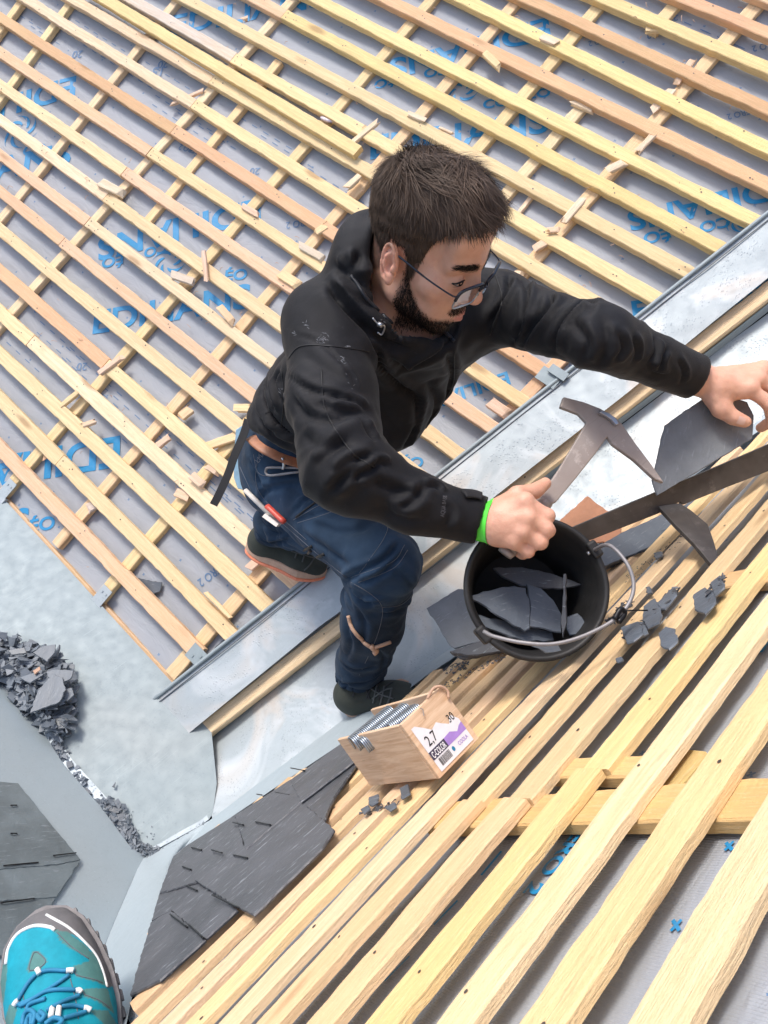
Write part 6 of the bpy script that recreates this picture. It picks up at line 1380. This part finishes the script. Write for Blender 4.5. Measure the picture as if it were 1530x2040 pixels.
# ---- shoes
def shoe(name, parent, toe, heel, up, width, uppermat, solemat, outmat, h_=.075, label=None, lace_px=(), sk=1.10):
    """low work shoe between two ground points; returns its parts."""
    fw = np.asarray(toe)-heel; L = np.linalg.norm(fw); fw = fw/L; up = nrm(up-fw*(up@fw)); sd = np.cross(fw, up); w = width
    loc = lambda x, y, z: heel+fw*x+sd*y+up*z
    def f(p):
        q = np.stack([(p-heel)@fw, (p-heel)@sd, (p-heel)@up], 1)
        d = ell(q, (L*.70, 0, .026), (L*.30, w*.46, .036)); d = smin(d, ell(q, (L*.22, 0, .038), (L*.22, w*.36, .050)), .03); d = smin(d, cap(q, np.array([L*.25, 0, .05]), np.array([L*.62, 0, .045]), .036, .028), .03)
        d = smin(d, cap(q, np.array([L*.20, 0, .05]), np.array([L*.22, 0, h_-.01]), .034, .033), .02)
        return smax(d, -(q[:, 2]-.014), .006)
    V, F = region(f, [toe, heel, loc(L*.2, 0, h_)], .0035, .06, 1); u_ = mesh('upper', V, F, uppermat, parent, smooth=True); T = bvh(V, F)
    ol = []
    for k in range(40):
        th = 2*math.pi*k/40; c, s = math.cos(th), math.sin(th); x = L*.5+L*.51*np.sign(c)*abs(c)**.75; ww = np.interp(x/L, [0, .2, .45, .72, .9, 1], [.36, .40, .36, .50, .44, .30]); ol.append((x, s*w*ww*1.02))
    for nm, z0, z1, mt, k in (('midsole', .006, .026, solemat, sk), ('outsole', -.004, .006, outmat, sk+.02)):
        V2 = [loc(x, y*k, z0) for x, y in ol]+[loc(x, y*k*.97, z1) for x, y in ol]; F2 = [list(range(40)), list(range(40, 80))[::-1]]+[[i, (i+1) % 40, (i+1) % 40+40, i+40] for i in range(40)]
        o = fix_normals(mesh(nm, V2, F2, mt, parent)); b = o.modifiers.new('bevel', 'BEVEL'); b.width = .004; b.segments = 2; b.limit_method = 'ANGLE'
    m_ = MB()
    for i in range(5):
        x = L*(.40+.07*i); pts = []
        for y in np.linspace(-.024, .024, 9):
            o = loc(x+(.012 if i % 2 else -.012)*y/.024, y, .14); h2 = T.ray_cast(Vector(o), Vector(-up)); 
            if h2[0] is not None: pts.append(np.array(h2[0])+up*.002)
        if len(pts) > 3: m_.add(*tube_geo(np.array(pts), .0018, 6))
    if m_.V: m_.make('lace', M_LACE, parent, smooth=True)
    for px in lace_px:
        pts = surf_path(T, px, 16, .0022)
        if len(pts) > 3: m_ = MB(); m_.add(*tube_geo(np.array(pts), .0021, 6)); m_.make('lace', M_LACE2, parent, smooth=True)
    return loc
M_LACE2 = flat('grey_lace', (.085, .09, .085), .8)
s1 = bpy.data.objects.new('shoe', None); link(s1, Matrix.Translation(Vector(W(P(735, 1400, 1.93)))), man)
shoe('shoe', s1, P(846, 1402, 1.80), P(688, 1408, 1.905), UP, .098, M_SHOE, M_SOLE, M_SOLE, sk=1.25, lace_px=([(738, 1372), (760, 1384), (784, 1392)], [(752, 1364), (748, 1382), (744, 1400)], [(766, 1368), (762, 1388), (758, 1404)], [(780, 1374), (776, 1392), (770, 1406)], [(742, 1392), (766, 1376), (782, 1372)]))
s2 = bpy.data.objects.new('shoe', None); link(s2, Matrix.Translation(Vector(W(P(560, 1110, 2.03)))), man)
shoe('shoe', s2, P(646, 1150, 2.02), P(490, 1094, 2.03), nrm(UP*.9+np.array([.3, -.5, 0])), .098, M_SHOE, M_SOLE, M_ORANGE, lace_px=([(578, 1082), (596, 1090), (618, 1098)], [(586, 1078), (592, 1096), (588, 1112)], [(600, 1082), (606, 1102), (602, 1120)], [(580, 1098), (600, 1104), (624, 1112)], [(630, 1104), (618, 1124), (606, 1136)]))
m_ = MB(); m_.add(*tube_geo(smooth_path([P(694, 1378, 1.90), P(700, 1386, 1.895), P(704, 1398, 1.892)], 8), .008, 8)); m_.make('sock', M_SOCK, man, smooth=True)
# ------------------------------------------------------------------ the photographer's shoe at the bottom left
KU = UP@P(110, 1950, 1.10)
def onU(px, py, dz=0.): r = ray(px, py); return r*((KU+dz)/(UP@r))
sh_toe = onU(84, 1814); _b = onU(128, 2045); sfw = nrm(sh_toe-_b); sfw = nrm(sfw-UP*(sfw@UP)); ssd = np.cross(UP, sfw)      # ssd: towards image right
if (onU(200, 1950)-onU(20, 1950))@ssd < 0: ssd = -ssd
SLn = .33; heel0 = sh_toe-sfw*SLn
foot = thing('hiking_shoe', sh_toe-sfw*SLn*.5, 'turquoise hiking shoe with blue laces at the bottom left corner', 'shoe')
sw_ = np.linalg.norm(onU(215, 1950)-onU(2, 1950))*.965
sl_ = lambda x, y, z: sh_toe-sfw*x+ssd*y+UP*z            # x back from the toe
xs_k = np.array([0, .012, .035, .075, .12, .16, .22, .27, .31, .33]); wl_k = np.array([.05, .26, .40, .485, .49, .46, .38, .36, .28, .05]); wr_k = np.array([.05, .24, .36, .455, .515, .52, .45, .40, .30, .05])
def shoe_q(p): v = p-sh_toe; return np.stack([-(v@sfw), v@ssd, v@UP], 1)
def boot(p):
    q = shoe_q(p); x = np.clip(q[:, 0], 0, .33); wl = np.interp(x, xs_k, wl_k)*sw_; wr = np.interp(x, xs_k, wr_k)*sw_; w = np.where(q[:, 1] < 0, wl, wr)*.96+.001
    top = np.interp(q[:, 0], [0, .02, .05, .10, .15, .22, .26, .30, .33], [.022, .040, .052, .064, .080, .108, .118, .112, .08])
    n_ = np.abs(q[:, 1])/w; hz = np.maximum(q[:, 2], 0)/top
    d1 = ((n_**2.6+hz**2.4)**(1/2.5)-1)*np.minimum(w, top)*.75
    d1 = smax(d1, q[:, 0]-.32, .02); d1 = smax(d1, -q[:, 0]+.004, .012)
    tong = cap(q, np.array([.15, .0, .070]), np.array([.25, .0, .112]), .022, .028); d1 = smin(d1, tong, .015)
    return smax(d1, -(q[:, 2]+.002), .004)
cs = [sl_(x, y, z) for x in (0, .33) for y in (-.09, .09) for z in (0, .12)]
SV_, SF_ = region(boot, cs, .0026, .02, 1); TS = bvh(SV_, SF_)
pxs = np.stack([765+FPX*SV_[:, 0]/SV_[:, 2], 1020+FPX*SV_[:, 1]/SV_[:, 2]], 1)
def inpoly(pts, poly_):
    x, y = pts[:, 0], pts[:, 1]; c = np.zeros(len(pts), bool); j = len(poly_)-1
    for i in range(len(poly_)):
        xi, yi = poly_[i]; xj, yj = poly_[j]
        c ^= ((yi > y) != (yj > y)) & (x < (xj-xi)*(y-yi)/(yj-yi+1e-12)+xi); j = i
    return c
zone = np.tile(np.array([.008, .285, .375]), (len(SV_), 1)); sq = shoe_q(SV_)
zone[sq[:, 2] < .004] = (.13, .12, .12)
toeb = inpoly(pxs, [(-60, 2000), (-60, 1780), (240, 1780), (240, 1960), (214, 1968), (192, 1905), (172, 1878), (137, 1858), (109, 1852), (98, 1843), (67, 1841), (33, 1858), (15, 1888), (9, 1922)])
zone[toeb] = (.15, .145, .15)
SUE = (.085, .215, .205)
for pl in ([(108, 1851), (137, 1858), (170, 1884), (194, 1908), (206, 1940), (182, 1917), (172, 1908), (137, 1887), (118, 1871)], [(145, 1925), (180, 1914), (198, 1918), (214, 1966), (207, 1962), (188, 1955), (153, 1946)], [(163, 1972), (182, 1968), (214, 1969), (228, 2020), (212, 2008), (196, 1996), (167, 1985)], [(179, 2012), (214, 2012), (240, 2050), (208, 2042)],
           [(65, 1895), (78, 1895), (95, 1915), (78, 1932), (56, 1938), (54, 1926)], [(-10, 1916), (15, 1922), (14, 1942), (7, 1998), (-10, 2000)], [(18, 2002), (35, 1996), (31, 2025), (24, 2045), (8, 2040)]): zone[inpoly(pxs, pl)] = SUE
up_ = mesh('upper', SV_, SF_, M_TEAL, foot, smooth=True, attr={'zone': zone})
def on_shoe(px, off, w, mat, name, n_=24, fl=.6):
    pts = surf_path(TS, px, n_, off)
    if len(pts) < 3: return
    m_ = MB(); m_.add(*tube_geo(np.array(pts), w, 8)); m_.make(name, mat, foot, smooth=True)
on_shoe([(12, 1921), (17, 1890), (35, 1861), (67, 1845), (98, 1847), (109, 1853)], .0002, .0026, M_WLACE, 'white_piping'); on_shoe([(92, 1822), (137, 1848), (172, 1880), (193, 1906), (206, 1938), (213, 1966)], -.0004, .0022, M_WLACE, 'white_piping')
for px in ([(78, 1938), (100, 1934), (132, 1936)], [(72, 1943), (56, 1962), (39, 1992)], [(138, 1944), (96, 1975), (56, 1998), (42, 2004)], [(38, 2002), (70, 1990), (98, 1977), (150, 1974)], [(157, 1985), (124, 1998), (94, 2015)], [(122, 2008), (145, 2006), (166, 2009)], [(170, 2017), (150, 2024), (126, 2031)], [(56, 2014), (62, 2002), (92, 1992)]): on_shoe(px, .0028, .0027, M_TLACE, 'lace')
for px in ([(52, 2044), (56, 2022), (68, 2014), (76, 2024), (72, 2044)], [(60, 2046), (63, 2030), (70, 2024), (70, 2044)], [(84, 2018), (92, 2028), (86, 2036), (80, 2024)], [(94, 2044), (108, 2034), (122, 2040), (112, 2052)]): on_shoe(px, .006, .0030, M_TLACE, 'lace_bow')
for px in ([(75, 1932), (78, 1937), (80, 1942)], [(132, 1937), (139, 1936), (146, 1936)], [(150, 1978), (156, 1976), (161, 1980)], [(165, 2012), (171, 2012), (178, 2016)], [(32, 2003), (36, 1997), (40, 1995)], [(102, 2030), (104, 2014), (105, 2012)], [(114, 2034), (116, 2014), (117, 2010)]): on_shoe(px, .004, .0036, M_WLACE, 'lace_loop', 8)
for px in ([(60, 1934), (58, 1926), (67, 1899), (77, 1899), (91, 1915), (77, 1929), (60, 1934)], [(114, 1858), (140, 1884), (176, 1910)], [(150, 1928), (152, 1942), (186, 1951), (204, 1958)], [(166, 1975), (170, 1982), (198, 1993), (218, 2008)], [(140, 1950), (150, 1990), (156, 2030)], [(46, 1978), (50, 2010)]): on_shoe(px, .0004, .0006, M_STITCHT if 'M_STITCHT' in globals() else M_STITCH, 'stitching')
ol = [(x, -np.interp(x, xs_k, wl_k)*sw_*1.0) for x in np.linspace(0, .33, 30)]+[(x, np.interp(x, xs_k, wr_k)*sw_*1.03) for x in np.linspace(.33, 0, 30)]
V = [sl_(x-.004, y*1.03, -.004) for x, y in ol]+[sl_(x-.003, y*1.02, .006) for x, y in ol]+[sl_(x-.002, y, -.028) for x, y in ol]; n_ = len(ol)
F = [list(range(n_, 2*n_)), list(range(2*n_, 3*n_))[::-1]]+[[i, (i+1) % n_, (i+1) % n_+n_, i+n_] for i in range(n_)]+[[2*n_+i, 2*n_+(i+1) % n_, (i+1) % n_, i] for i in range(n_)]
fix_normals(mesh('outsole', V, F, M_GREYRUB, foot, smooth=False)); m_ = MB()
for x in np.arange(.02, .30, .022):
    y = np.interp(x, xs_k, wr_k)*sw_*1.04; m_.add(*box_geo(sl_(x, y, -.016), (sfw, ssd, UP), (.007, .003, .008))); y = -np.interp(x, xs_k, wl_k)*sw_*1.03; m_.add(*box_geo(sl_(x, y, -.016), (sfw, ssd, UP), (.007, .003, .008)))
m_.make('tread_lugs', M_GREYRUB, foot)
